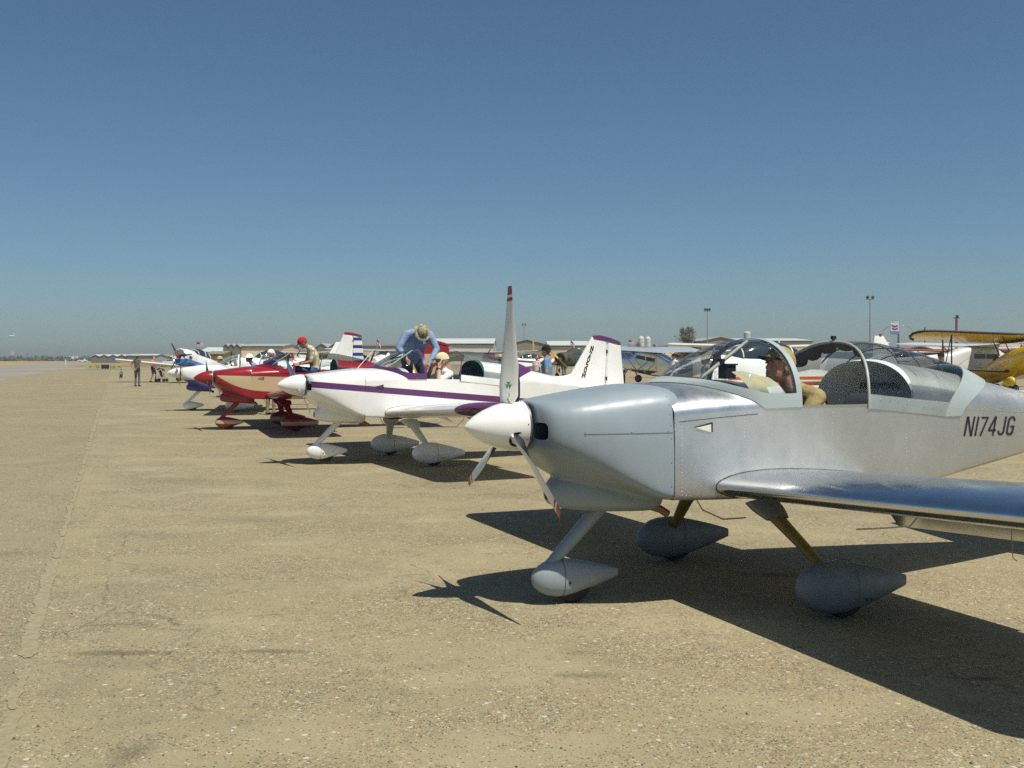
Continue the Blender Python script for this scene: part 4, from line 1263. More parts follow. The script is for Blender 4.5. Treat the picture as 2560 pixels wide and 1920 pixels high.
# ------------------------------------------------------------------ yellow biplane at right
def biplane():
    M_y = paint('biplane_yellow_fabric', (.74, .50, .02), [])
    M_ys = paint('biplane_yellow_with_black_lines', (.74, .50, .02), [((.012, .012, .012), band(1.30, .03, 1.325, .03, -3.2, .6)), ((.012, .012, .012), band(1.40, .02, 1.425, .02, -3.2, .6))])
    X, Y = 21.9, 46.0
    root = empty('biplane', (X, Y, 0), math.pi + R(99), 'yellow biplane with black leading edges parked nose-high at the right edge', 'aircraft', pitch=R(-15.5))
    S_ = {}
    def sec(t, zb, zt, w):
        h = zt - zb
        S_[t] = [(0, zb), (w*.7, zb), (w, zb + h*.25), (w, zb + h*.5), (w, zb + h*.72), (w*.75, zt - h*.04), (w*.35, zt), (0, zt)]
    sec(1.5, .85, 1.85, .5); sec(.6, .80, 1.90, .5); sec(-.6, .84, 1.84, .46); sec(-2.5, 1.05, 1.70, .28); sec(-4.6, 1.30, 1.55, .06)
    tt = [1.5, 1.2, .9, .6, .2, -.2, -.6, -1.2, -1.8, -2.5, -3.2, -4, -4.6]
    MB().rings(loft_half(S_, tt, 4), True, True).ob('fuselage', M_ys, root, 50)
    MB().lathe([(-.6, .56), (0, .58), (.35, .55), (.42, .48), (.3, .42)], (1, 0, 0), (1.5, 0, 1.34), 26).ob('engine_cowl', M_y, root)
    for ph in (20, 200): MB().rings(blade_rings(1.2, .08, .17, R(ph), (2.1, 0, 1.34)), True, True).ob('propeller_blade', M_black, root)
    MB().lathe([(-.2, .12), (.1, .1), (.2, .01)], (1, 0, 0), (2.05, 0, 1.34), 14).ob('spinner', M_black, root)
    def wing(name, xl, zw, hs, y0):
        for s in (1, -1):
            rings = []
            for u in np.linspace(0, 1, 14):
                y = y0 + (hs - y0) * (1 - (1 - u) ** 1.6)
                d = max(0, (y - (hs - .75)) / .75); k = math.sqrt(max(.0004, 1 - d * d))
                c = 1.4 * k; x0 = xl - .50 * (1 - k)
                rings.append([(x0 - c*p[0], y, zw + .035*y + 1.4*p[1]*max(k, .1)) for p in airfoil(tc=.10, camber=.03)])
            mb = MB().rings(rings, True, True)
            edge = [(r[26][0] + .008, r[26][1], r[26][2]) for r in rings] + [(r[0][0], r[0][1], r[0][2]) for r in rings[::-1][:4]]
            if s < 0: mb.v, mb.f = mirror(mb.v, mb.f); edge = [(p[0], -p[1], p[2]) for p in edge]
            wo = mb.ob(name, M_y, root)
            MB().tube(edge, .055, 8).ob('black_leading_edge', M_black, wo)
    wing('upper_wing', 1.05, 2.46, 4.75, 0.0)
    wing('lower_wing', .35, .98, 4.3, .45)
    for s in (1, -1):
        for y, y2 in ((3.1, 2.9),):
            MB().tube([(.75, s*y, 2.5), (.05, s*y2, 1.15)], .03, 8).ob('interplane_strut', M_black, root)
            MB().tube([(.05, s*y, 2.5), (-.6, s*y2, 1.15)], .03, 8).ob('interplane_strut', M_black, root)
            MB().tube([(.75, s*y, 2.5), (-.6, s*y2, 1.15)], .02, 8).ob('interplane_strut', M_black, root)
        MB().tube([(.6, s*.42, 1.85), (.8, s*.75, 2.44)], .022, 8).ob('cabane_strut', M_black, root)
        MB().tube([(-.1, s*.42, 1.82), (.1, s*.75, 2.44)], .022, 8).ob('cabane_strut', M_black, root)
        MB().tube([(.5, s*.5, 1.0), (.75, s*2.9, 2.4)], .006, 5).ob('flying_wire', M_black, root)
        MB().tube([(.55, s*.75, 2.42), (.25, s*2.9, 1.2)], .006, 5).ob('landing_wire', M_black, root)
        MB().tube([(.9, s*.42, .95), (1.0, s*.95, .40)], [.12, .08], 12, .45).ob('gear_leg', M_y, root)
        p = pant(1.45, .55, .33, .22, .13); p.v = [(q[0], q[1] + s*1.0, q[2]) for q in p.v]
        p.ob('wheel_pant', M_y, root); wheel('wheel', (1.0, s*1.0, .26), .27, .14, root, M_tyre, M_hub)
        rings = [[(-3.7 - .1*abs(y) - c_*q[0], s*y, 1.45 + c_*q[1]) for q in airfoil(tc=.06, camber=0)] for y, c_ in ((.03, 1.0), (.9, .95), (1.35, .7), (1.55, .25))]
        mb = MB().rings(rings, True, True)
        if s < 0: mb.f = [tuple(reversed(q)) for q in mb.f]
        mb.ob('tailplane', M_y, root)
    prof_ = [(-3.35, 1.55), (-3.75, 1.78), (-4.05, 2.25), (-4.35, 2.52), (-4.70, 2.55), (-5.0, 2.30), (-5.08, 1.85), (-4.95, 1.45), (-4.6, 1.32)]
    n = len(prof_)
    fo = ob('fin', [(p[0], .035, p[1]) for p in prof_] + [(p[0], -.035, p[1]) for p in prof_], [tuple(range(n)), tuple(reversed(range(n, 2*n)))] + [(k, (k+1) % n, n + (k+1) % n, n + k) for k in range(n)], M_y, root, 0)
    MB().tube([(p[0], 0, p[1]) for p in prof_[:7]], .045, 8).ob('black_fin_edge', M_black, fo)
    wheel('tail_wheel', (-4.5, 0, 1.0), .11, .07, root, M_tyre, M_hub)
    MB().tube([(-4.3, 0, 1.4), (-4.5, 0, 1.02)], .025, 6).ob('tail_spring', M_black, root)
    for x in (.25, -.55):
        MB().add([(x + .25, -.22, 1.87), (x + .25, .22, 1.87), (x + .05, .18, 2.1), (x + .05, -.18, 2.1)], [(0, 1, 2, 3)]).ob('windscreen', glass('biplane_screen'), root, 0)
        MB().lathe([(0, .27), (.03, .27), (.03, .20), (0, .20)], (0, 0, 1), (x - .2, 0, 1.845), 18).ob('cockpit_coaming', M_black, root)
    return root
biplane()

# ------------------------------------------------------------------ hangars and sheds beyond the apron
def hz(py, Y): return 1.6 + (897.0 - py) * Y / 2650.0

def corrugated(name, col, var=.06):
    if name in _mats: return _mats[name]
    b = NB(name)
    x, y, z = b.xyz()
    w = b.math('SINE', b.math('MULTIPLY', b.math('ADD', x, y), 18.0))
    c = b.mix(b.ramp(b.noise(.25, 4), .3, .7), lit(col, 1 - var), lit(col, 1 + var))
    b.link(c, b.p.inputs['Base Color']); b.p.inputs['Roughness'].default_value = .7
    b.bump(w, .06, .03)
    _mats[name] = b.m
    return b.m

def hangar(name, label, x0, x1, Y, depth, eave, ridge, wall_m, roof_m, side_m=None, gable='front', gables=1, doors=0, trim=None, group='hangars beyond the parked aircraft', rz=0.0):
    """metal building with its near wall on line Y from x0 to x1"""
    root = empty(name, ((x0 + x1) / 2, Y, 0), rz, label, 'building', group)
    w = (x1 - x0) / 2
    t = .25
    if gable == 'front':
        step = 2 * w / gables
        for g in range(gables):
            a = -w + g * step; b_ = a + step; m_ = (a + b_) / 2
            v = [(a, 0, 0), (b_, 0, 0), (b_, 0, eave), (m_, 0, ridge), (a, 0, eave)]
            v += [(p[0], depth, p[2]) for p in v]
            ob('gable_wall', v, [(0, 1, 2, 3, 4), (9, 8, 7, 6, 5), (0, 5, 6, 1), (1, 6, 7, 2), (0, 4, 9, 5)], side_m or wall_m, root, 0)
            r = [(a - .2, -.3, eave - .02), (m_, -.3, ridge + .12), (b_ + .2, -.3, eave - .02), (b_ + .2, -.3, eave + .15), (m_, -.3, ridge + .32), (a - .2, -.3, eave + .15)]
            r += [(p[0], depth + .3, p[2]) for p in r]
            ob('roof', r, [(0, 1, 4, 5), (1, 2, 3, 4), (11, 10, 7, 6), (10, 9, 8, 7), (5, 4, 10, 11), (4, 3, 9, 10), (0, 6, 7, 1), (1, 7, 8, 2), (2, 8, 9, 3), (0, 5, 11, 6)], roof_m, root, 0)
    else:
        v = [(-w, 0, 0), (-w, 0, eave), (-w, depth/2, ridge), (-w, depth, eave), (-w, depth, 0)]
        v += [(w, p[1], p[2]) for p in v]
        ob('wall', v, [(0, 1, 6, 5)], wall_m, root, 0); ob('wall', v, [(4, 9, 8, 3)], wall_m, root, 0)
        ob('gable_wall', v, [(4, 3, 2, 1, 0)], side_m or wall_m, root, 0); ob('gable_wall', v, [(5, 6, 7, 8, 9)], side_m or wall_m, root, 0)
        r = [(-w - .3, -.35, eave - .05), (-w - .3, depth/2, ridge + .1), (-w - .3, depth + .35, eave - .05), (-w - .3, depth + .35, eave + .15), (-w - .3, depth/2, ridge + .35), (-w - .3, -.35, eave + .15)]
        r += [(w + .3, p[1], p[2]) for p in r]
        ob('roof', r, [(5, 4, 10, 11), (4, 3, 9, 10), (0, 1, 4, 5), (1, 2, 3, 4), (7, 6, 11, 10), (8, 7, 10, 9), (0, 5, 11, 6), (1, 0, 6, 7), (2, 1, 7, 8), (3, 2, 8, 9)], roof_m, root, 0)
        MB().box((-w - .32, -.42, eave - .28), (w + .32, -.36, eave + .02)).ob('eave_trim', trim or M_black, root, 0)
    for k in range(doors):
        dw = 2 * w / doors
        MB().box((-w + k*dw + .4, -.10, 0), (-w + (k+1)*dw - .4, -.02, eave * .8)).ob('door', wall_m if side_m is None else side_m, root, 0)
    return root

TAN = corrugated('tan_sheet_metal', (.72, .60, .42)); TAN2 = corrugated('pale_tan_sheet_metal', (.55, .49, .35)); GREY_SHADEW = corrugated('grey_brown_and_shaded_metal', (.16, .145, .12))  # grey-brown also carries the shade on the tan hangar's gables
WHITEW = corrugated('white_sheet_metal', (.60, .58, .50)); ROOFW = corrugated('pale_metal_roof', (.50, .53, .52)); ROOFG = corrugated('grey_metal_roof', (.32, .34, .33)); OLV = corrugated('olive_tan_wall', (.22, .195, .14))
KHA = corrugated('khaki_wall', (.42, .34, .17)); BRN = corrugated('brown_roof', (.20, .12, .08))
Y = 330
hangar('hangar', 'tan hangar with blank lit side wall behind the white over blue aircraft', gx(603, Y), gx(706, Y), Y, 26, hz(866, Y), hz(861, Y), TAN, ROOFG, gable='side')
hangar('hangar', 'tan hangar end with three small gables in painted shade, left of the blank tan wall', gx(560, Y), gx(602, Y), Y - 1, 30, hz(868, Y), hz(861.5, Y), GREY_SHADEW, ROOFG, gables=3)  # shaded end of the tan hangar, shade put into the wall colour
Y = 360
hangar('hangar', 'low hangar with white roof left of the tan hangar', gx(500, Y), gx(562, Y), Y, 20, hz(880, Y), hz(870, Y), OLV, ROOFW, gable='side')
Y = 350
hangar('hangar', 'dark hangar end with two grey gables behind the man in the red cap', gx(788, Y), gx(852, Y), Y, 30, hz(870, Y), hz(860, Y), GREY_SHADEW, ROOFG, gables=2)
Y = 380
hangar('shed', 'long tan shed between the dark gables and the striped rudder', gx(706, Y), gx(790, Y), Y, 15, hz(880, Y), hz(877, Y), TAN2, BRN, gable='side')
hangar('shed', 'tan shed with dark eave behind the striped rudder', gx(852, Y), gx(1000, Y), Y, 15, hz(866, Y), hz(863, Y), TAN2, BRN, gable='side')
Y = 300
hangar('hangar', 'white-walled hangar with pale sloping roof behind the man in the camouflage hat', gx(1040, Y), gx(1233, Y), Y, 50, hz(859.5, Y), hz(845, Y), WHITEW, ROOFW, gable='side')
hangar('hangar', 'tan hangar with wide grey gable just right of the upright propeller blade', gx(1262, Y), gx(1372, Y), Y - 2, 34, hz(863, Y), hz(851, Y), OLV, ROOFG, gable='front')
hangar('hangar', 'pale tan hangar wall behind the olive camouflaged aircraft', gx(1373, Y), gx(1490, Y), Y + 2, 30, hz(864, Y), hz(853, Y), TAN2, ROOFW, gable='side')
Y = 280
hangar('hangar', 'grey gabled hangar behind the windshield of the silver aircraft', gx(1753, Y), gx(1850, Y), Y, 40, hz(853, Y), hz(844, Y), OLV, ROOFG, gable='front')
hangar('hangar', 'pale tan hangar wall behind the cockpit of the silver aircraft', gx(1851, Y), gx(2032, Y), Y + 1, 36, hz(852, Y), hz(846, Y), TAN2, ROOFW, gable='side', trim=M('dark_green_trim', (.03, .06, .045), .6))
hangar('shed', 'low brown roofed shed left of the broad tree', gx(1640, Y), gx(1692, Y), Y, 12, hz(876, Y), hz(866, Y), TAN, BRN, gable='front')
hangar('shed', 'long low brown roofed shed behind the white fin of the purple-striped aircraft', gx(1500, Y + 30), gx(1650, Y + 30), Y + 30, 14, hz(876, Y + 30), hz(869, Y + 30), BRN, BRN, gable='side')
hangar('shed', 'brown roofed shed under the yellow biplane wing tip', gx(2275, 200), gx(2330, 200), 200, 12, hz(876, 200), hz(870, 200), TAN, BRN, gable='side')
hangar('shed', 'long maroon roofed shed seen between the biplane wings', gx(2335, 190), gx(2620, 190), 190, 12, hz(874, 190), hz(866, 190), corrugated('maroon_wall', (.16, .03, .04)), corrugated('pale_roof_strip', (.5, .47, .42)), gable='side')
Y = 420
hangar('shed', 'long low shelter with white scalloped roof at far left', gx(228, Y), gx(316, Y), Y, 20, hz(892, Y), hz(888, Y), GREY_SHADEW, ROOFW, gables=4)
hangar('shed', 'khaki building with pale eave behind the man standing alone', gx(318, Y), gx(402, Y), Y, 16, hz(889, Y), hz(887, Y), KHA, ROOFW, gable='side')
hangar('shed', 'small grey gabled building right of the khaki building', gx(395, Y), gx(425, Y), Y - 3, 12, hz(892, Y), hz(887, Y), ROOFG, OLV, gable='front')
hangar('shed', 'long low shed with pale roof left of the radial trainer', gx(424, Y), gx(500, Y), Y, 16, hz(893, Y), hz(888, Y), GREY_SHADEW, ROOFW, gable='side')
hangar('shed', 'mustard-walled building right of the radial trainer', gx(515, 250), gx(556, 250), 250, 12, hz(886, 250), hz(881, 250), KHA, OLV, gable='side')

# silos and water tank
def silo(px, Y, r, top, bot, label):
    root = empty('grain_silo', (gx(px, Y), Y, 0), 0, label, 'silo', 'silos on the skyline')
    m = corrugated('galvanised_steel', (.55, .57, .56))
    MB().lathe([(0, r), (top, r), (top + .5, r*.8), (top + 1.6, r*.15), (top + 1.6, .01)], (0, 0, 1), (0, 0, bot), 24).ob('tank', m, root)
    for k in range(4): MB().lathe([(0, r*1.012), (.25, r*1.012)], (0, 0, 1), (0, 0, bot + top * (.2 + .2*k)), 24).ob('hoop', ROOFG, root)
    return root
silo(1603, 700, 1.9, 14.2, 1, 'left pale steel silo on the skyline right of the flag')
silo(1620, 700, 1.8, 14.0, 1, 'right pale steel silo on the skyline nearest the broad tree')
wt = empty('water_tank', (gx(1868, 360), 360, 0), 0, 'grey cylindrical tank standing above the hangar roof', 'tank')
MB().lathe([(0, 1.15), (2.0, 1.15), (2.3, .9), (2.6, .1), (2.6, .01)], (0, 0, 1), (0, 0, 8.4), 20).ob('tank', corrugated('tank_steel', (.42, .46, .45)), wt)
for sx in (-.8, .8):
    for sy in (-.8, .8): MB().tube([(sx*1.2, sy*1.2, 0), (sx, sy, 8.4)], .09, 6).ob('leg', ROOFG, wt)

# ------------------------------------------------------------------ masts, flags, signs
M_mast = M('galvanised_mast', (.30, .32, .32), .5, .6)
def light_mast(px, Y, top_py, n, label):
    h = hz(top_py, Y)
    root = empty('light_mast', (gx(px, Y), Y, 0), 0, label, 'light mast', 'floodlight masts along the apron')
    MB().tube([(0, 0, 0), (0, 0, h * .5), (0, 0, h - .8)], [.15, .11, .08], 10).ob('pole', M_mast, root)
    MB().box((-.7, -.06, h - .85), (.7, .06, h - .72)).ob('crossarm', M_mast, root, 0)
    for k in range(n):
        x = -.35 + .75 * k / max(1, n - 1)
        hd = MB().lathe([(0, .12), (.05, .22), (.34, .25), (.36, .21), (.36, .001)], (.3 * (k - 1), -.8, -.45), (x, .1, h - .35), 14).ob('floodlight', M('floodlight_housing', (.10, .10, .10), .5), root)
        MB().tube([(x, 0, h - .75), (x, .05, h - .4)], .03, 6).ob('bracket', M_mast, hd)
light_mast(1310, 310, 807, 2, 'distant floodlight mast just right of the upright propeller blade')
light_mast(1768, 215, 768, 3, 'floodlight mast rising behind the silver aircraft windshield')
light_mast(2175, 172, 736, 2, 'tallest floodlight mast, left of the fuel sign')
light_mast(1690, 420, 838, 1, 'faint thin mast left of the broad tree')
def post(name, px, Y, top_py, r, mat, label, cat='post'):
    root = empty(name, (gx(px, Y), Y, 0), 0, label, cat)
    MB().tube([(0, 0, 0), (0, 0, hz(top_py, Y))], [r, r*.8], 10).ob('pole', mat, root)
    return root
rp = post('striped_pole', 2391, 190, 796, .26, M('red_pole_paint', (.26, .03, .05), .5), 'tall dark red pole above the yellow biplane wing')
MB().box((-.6, -.1, hz(796, 190)), (.5, .1, hz(794, 190))).box((-.1, -.1, hz(794, 190)), (.35, .1, hz(788, 190))).ob('camera_head', M_black, rp, 0)
post('utility_pole', 2312, 210, 818, .17, M('weathered_pole', (.12, .10, .09), .8), 'brown utility pole left of the dark red pole')
post('utility_pole', 2298, 330, 822, .12, M_mast, 'thin grey pole beside the brown utility pole')
def street_lamp():
    root = empty('street_lamp', (gx(2257, 260), 260, 0), 0, 'curved-arm street lamp right of the fuel sign', 'street lamp')
    h = hz(815, 260)
    MB().tube([(2.6, 0, 0), (2.6, 0, h - 2), (2.2, 0, h - .6), (1.2, 0, h - .1), (.4, 0, h)], .06, 6).ob('pole', M_mast, root)
    MB().ball((.1, 0, h), (.5, .15, .1), 10, 6).ob('lamp_head', M_mast, root)
street_lamp()

M_fred = M('flag_red', (.42, .03, .05), .8); M_fwhite = M('flag_white', (.75, .74, .72), .8); M_fblue = M('flag_blue', (.02, .03, .14), .8)
def flag(px, Y, top_py, w, label, droop=.4, lean=0.0):
    h = hz(top_py, Y)
    root = empty('flag', (gx(px, Y), Y, 0), 0, label, 'flag', 'national flags on poles')
    MB().tube([(0, 0, 0), (0, 0, h)], .05, 8).ob('flagpole', M_mast, root)
    fh = w * .6; nx_, nz_ = 16, 13
    v = []; f = []; idx = []
    for j in range(nz_ + 1):
        for i in range(nx_ + 1):
            u = i / nx_; k = j / nz_
            v.append((.05 + u * w * (1 - .35*droop), .18 * math.sin(u * 7 + k) * u, h - .1 - k * fh - droop * u * u * w * .55 - .08 * math.sin(u*5)))
    for j in range(nz_):
        for i in range(nx_):
            a = j * (nx_ + 1) + i
            f.append((a, a + 1, a + nx_ + 2, a + nx_ + 1)); idx.append(2 if (i < 6.4 and j < 7) else j % 2)
    o = ob('cloth', v, f, None, root, 60, [M_fred, M_fwhite, M_fblue], idx); solidify(o, .01, offset=0)
flag(492, 180, 853, 1.15, 'striped flag flying above the radial trainer', .35)
flag(942, 160, 847, 1.1, 'striped flag hanging beside the striped rudder', 1.4)
flag(1427, 190, 850, 1.2, 'drooping striped flag above the olive camouflaged aircraft', 1.3)
flag(1572, 200, 848, 1.2, 'striped flag flying left of the two silos', .45)

def fuel_sign():
    Y = 235; X = gx(2237, Y)
    root = empty('fuel_sign', (X, Y, 0), R(-20), 'tall fuel sign with blue and red chevrons on white', 'sign')
    z0, z1 = hz(836, Y), hz(802, Y)
    MB().tube([(.75, .2, 0), (.75, .2, z0 + .3)], .22, 10).ob('pole', M('sign_pole_grey', (.12, .12, .14), .6), root)
    MB().box((-.9, 0, z0), (.9, .55, z1)).ob('sign_case', M('sign_case_dark', (.035, .04, .055), .6), root, 0)
    MB().box((-.86, -.02, z0 + .72), (.86, .0, z1 - .05)).ob('white_panel', M('sign_white', (.78, .80, .80), .4), root, 0)
    lo = MB().box((-.86, -.02, z0 + .04), (.86, .0, z0 + .68)).ob('blue_panel', M('sign_pale_blue', (.16, .28, .58), .4), root, 0)
    def chev(zc, h, mat, nm):
        p = [(-.62, zc + h), (0, zc + h*.45), (.62, zc + h), (.62, zc), (0, zc - h*.55), (-.62, zc)]
        ob(nm, [(a, -.03, b) for a, b in p] + [(a, -.02, b) for a, b in p], [(0, 5, 4, 1), (1, 4, 3, 2)] + [(k, (k+1) % 6, 6 + (k+1) % 6, 6 + k) for k in range(6)], mat, root, 0)
    zt = z1 - z0
    chev(z0 + 1.72, .42, M('sign_blue', (.02, .10, .40), .4), 'blue_chevron')
    chev(z0 + 1.12, .42, M('sign_red', (.45, .02, .04), .4), 'red_chevron')
    text_ob('lettering', 'Chevron', .40, M('sign_letter_blue', (.04, .12, .35), .4), root, frame((0, -.03, z1 - .40), (1, 0, 0), (0, 0, 1)), 0, .85, .004, 1, 'CENTER')
fuel_sign()

def runway_sign():
    Y = 157; X = gx(260, Y)
    root = empty('airfield_sign', (X, Y, 0), 0, 'long low yellow and black airfield guidance sign reading FUEL', 'sign')
    My = M('sign_yellow', (.44, .41, .17), .5); Mk = M_black
    MB().box((-2.65, 0, .12), (-.42, .12, .72)).ob('yellow_panel', My, root, 0)
    MB().box((-.40, -.005, .12), (.74, .12, .74)).ob('black_panel', M('sign_black', (.02, .02, .025), .4), root, 0)
    MB().box((.76, 0, .12), (2.65, .12, .72)).ob('yellow_panel', My, root, 0)
    for k in range(14):
        x = -2.55 + k * .39
        MB().tube([(x, .06, 0), (x, .06, .14)], .035, 6).ob('leg', M_black, root)
    Mt = M('sign_faded_black', (.10, .10, .05), .6)
    text_ob('lettering', '30', .52, Mt, root, frame((-1.25, -.01, .23), (1, 0, 0), (0, 0, 1)), 0, 1.2, .004)
    text_ob('lettering', 'FUEL', .52, Mt, root, frame((.85, -.01, .23), (1, 0, 0), (0, 0, 1)), 0, .82, .004)
    for x, s in ((-1.95, -1), (2.25, 1)):
        p = [(-.28*s, .03), (.02*s, .03), (.02*s, .11), (.30*s, 0), (.02*s, -.11), (.02*s, -.03), (-.28*s, -.03)]
        ob('arrow', [(x + a, -.012, .42 + b) for a, b in p], [tuple(range(7)) if s < 0 else tuple(reversed(range(7)))], Mt, root, 0)
runway_sign()
ws = post('marker_post', 164, 300, 899, .25, M('pale_post', (.55, .55, .53), .6), 'pale marker post at the edge of the runway')
def far_tower(px, Y, top, bot, mat, label):
    root = empty('approach_board', (gx(px, Y), Y, 0), 0, label, 'board')
    a, b = hz(bot, Y), hz(top, Y)
    w = (b - a) * .5
    MB().box((-w, 0, a), (w, .3, b)).ob('panel', mat, root, 0)
    for s in (-.6, .6): MB().tube([(s*w, .4, 0), (s*w, .4, b - .3)], .15, 6).ob('leg', M_mast, root)
far_tower(31, 800, 878.5, 886.5, M('faded_cream_board', (.48, .42, .34), .7), 'pale square board above the trees at far left')
far_tower(68, 900, 882, 887, M('faded_red_board', (.30, .12, .12), .7), 'small dull red board right of the pale square board')

# ------------------------------------------------------------------ trees
def leaf_mesh(mb, c, r, n, size, sq=.8):
    for _ in range(n):
        d = Vector((random.gauss(0, 1), random.gauss(0, 1), random.gauss(0, 1))).normalized()
        p = Vector(c) + Vector((d.x * r[0], d.y * r[1], d.z * r[2])) * (random.random() ** .4)
        a = Vector((random.gauss(0, 1), random.gauss(0, 1), random.gauss(0, 1))).normalized(); b = a.orthogonal().normalized()
        k = size * random.uniform(.5, 1.4)
        mb.add([p - a*k - b*k*.5, p + a*k - b*k*.5, p + a*k + b*k*.5, p - a*k + b*k*.5], [(0, 1, 2, 3)])

def leaf_mat(name, col):
    b = NB(name)
    g = b.n('ShaderNodeNewGeometry')
    b.link(b.mix(g.outputs['Random Per Island'], lit(col, .55), lit(col, 1.5)), b.p.inputs['Base Color'])
    b.p.inputs['Roughness'].default_value = .7
    return b.m

def tree(name, label, px, Y, base, top, wpx, col, clumps=26, group='trees on the skyline'):
    root = empty(name, (gx(px, Y), Y, 0), 0, label, 'tree', group)
    h = hz(top, Y); w = wpx * Y / 2650 / 2
    mt = M('tree_bark', (.12, .09, .065), .9, bump=.4)
    tb = MB().tube([(0, 0, 0), (.1, 0, h*.25), (-.1, .1, h*.5), (.15, 0, h*.8)], [h*.03, h*.024, h*.016, h*.006], 8)
    ends = []
    for k in range(9):
        a = random.random() * 6.28; z0 = h * random.uniform(.2, .6); e = (math.cos(a)*w*.75, math.sin(a)*w*.75, z0 + h*random.uniform(.12, .3))
        tb.tube([(0, 0, z0), (e[0]*.5, e[1]*.5, z0 + (e[2]-z0)*.4), e], [h*.012, h*.008, h*.003], 6); ends.append(e)
    tb.ob('trunk', mt, root)
    cr = MB()
    for k in range(clumps):
        a = random.random() * 6.28; zz = random.random()
        rr = w * math.sin(math.pi * min(.98, .12 + .86 * (1 - zz) ** .8)) * random.uniform(.2, .95)
        c = (math.cos(a)*rr, math.sin(a)*rr, h*(.13 + .82*zz))
        s = w * random.uniform(.22, .42)
        leaf_mesh(cr, c, (s, s, s*1.15), 85, h*.018)
    cr.ob('crown', leaf_mat(name + label[:8] + '_leaves', col), root, 0)
tree('broad_tree', 'tall loose-leaved tree standing alone right of the silos', 1718, 290, 866, 818, 56, (.08, .078, .042), 44)
tree('broad_tree', 'low bushy tree behind the flag left of the silos', 1580, 330, 868, 853, 42, (.07, .085, .035), 20)
tree('broad_tree', 'tiny dark tree at the right of the silos', 1636, 420, 868, 860, 18, (.06, .06, .035), 8)
tree('broad_tree', 'small dark tree beside the low brown shed', 1652, 330, 870, 860, 16, (.07, .05, .035), 8)
def tree_line():
    mb = MB()
    for k in range(330):
        px = random.uniform(-60, 262); Y = random.uniform(700, 1000)
        r = random.uniform(1.0, 2.3) * (1.5 if random.random() < .06 else 1)
        leaf_mesh(mb, (gx(px, Y), Y, r * .7), (r*1.8, r, r*.9), 16, .8)
    tag(mb.ob('far_wood', leaf_mat('far_wood_leaves', (.06, .072, .045)), smooth=0), 'dark green line of trees along the far left horizon', 'trees', kind='stuff')
tree_line()
# parked vehicles glinting by the far trees
def far_car(px, Y, mat, label):
    root = empty('parked_car', (gx(px, Y), Y, 0), 0, label, 'car')
    sec = [(-2.2, .35), (-2.2, .85), (-1.5, .95), (-.9, 1.45), (.7, 1.45), (1.4, .95), (2.2, .8), (2.2, .35)]
    n = len(sec)
    ob('body', [(a, -.85, b) for a, b in sec] + [(a, .85, b) for a, b in sec], [tuple(reversed(range(n))), tuple(range(n, 2*n))] + [(k, (k+1) % n, n + (k+1) % n, n + k) for k in range(n)], mat, root, 20)
    MB().add([(-1.3, -.86, 1.0), (1.2, -.86, 1.0), (.65, -.86, 1.38), (-.85, -.86, 1.38)], [(0, 1, 2, 3)]).ob('side_window', M_pane, root, 0)
    for x in (-1.4, 1.4): wheel('wheel', (x, -.75, .32), .32, .2, root, M_tyre, M_hub); wheel('wheel', (x, .75, .32), .32, .2, root, M_tyre, M_hub)
far_car(207, 520, M_white, 'white car far off at the left by the trees')
far_car(428, 300, M_white, 'white car parked before the long shed left of the radial trainer')

# ------------------------------------------------------------------ people
STAND = dict(pelvis=(0, 0, .95), waist=(0, 0, 1.08), chest=(.01, 0, 1.27), upper=(0, 0, 1.41), neck=(.01, 0, 1.49), head=(.03, 0, 1.625),
             shL=(0, .185, 1.405), elL=(-.02, .235, 1.12), wrL=(.06, .235, .88), shR=(0, -.185, 1.405), elR=(-.02, -.235, 1.12), wrR=(.06, -.235, .88),
             hipL=(0, .09, .93), knL=(.03, .105, .50), anL=(0, .11, .08), hipR=(0, -.09, .93), knR=(.03, -.105, .50), anR=(0, -.11, .08))
SIT = dict(STAND, pelvis=(0, 0, .15), waist=(-.04, 0, .28), chest=(-.06, 0, .46), upper=(-.06, 0, .58), neck=(-.04, 0, .64), head=(.0, 0, .765),
           shL=(-.06, .18, .57), elL=(.06, .24, .32), wrL=(.30, .18, .34), shR=(-.06, -.18, .57), elR=(.06, -.24, .32), wrR=(.30, -.18, .34),
           hipL=(.02, .09, .13), knL=(.42, .12, .26), anL=(.72, .11, -.02), hipR=(.02, -.09, .13), knR=(.42, -.12, .26), anR=(.72, -.11, -.02))

def cloth(name, col, **k): return M('cloth_' + name, col, .9, var=k.pop('var', .18), vs=k.pop('vs', 12), bump=1.0, bs=11, spec=.15, **k)
def skin(name, col): return M('skin_' + name, col, .55, var=.08, vs=20, spec=.35)
SKIN_A = skin('tanned', (.42, .22, .14)); SKIN_B = skin('fair', (.52, .31, .22)); SKIN_C = skin('ruddy', (.36, .17, .11))

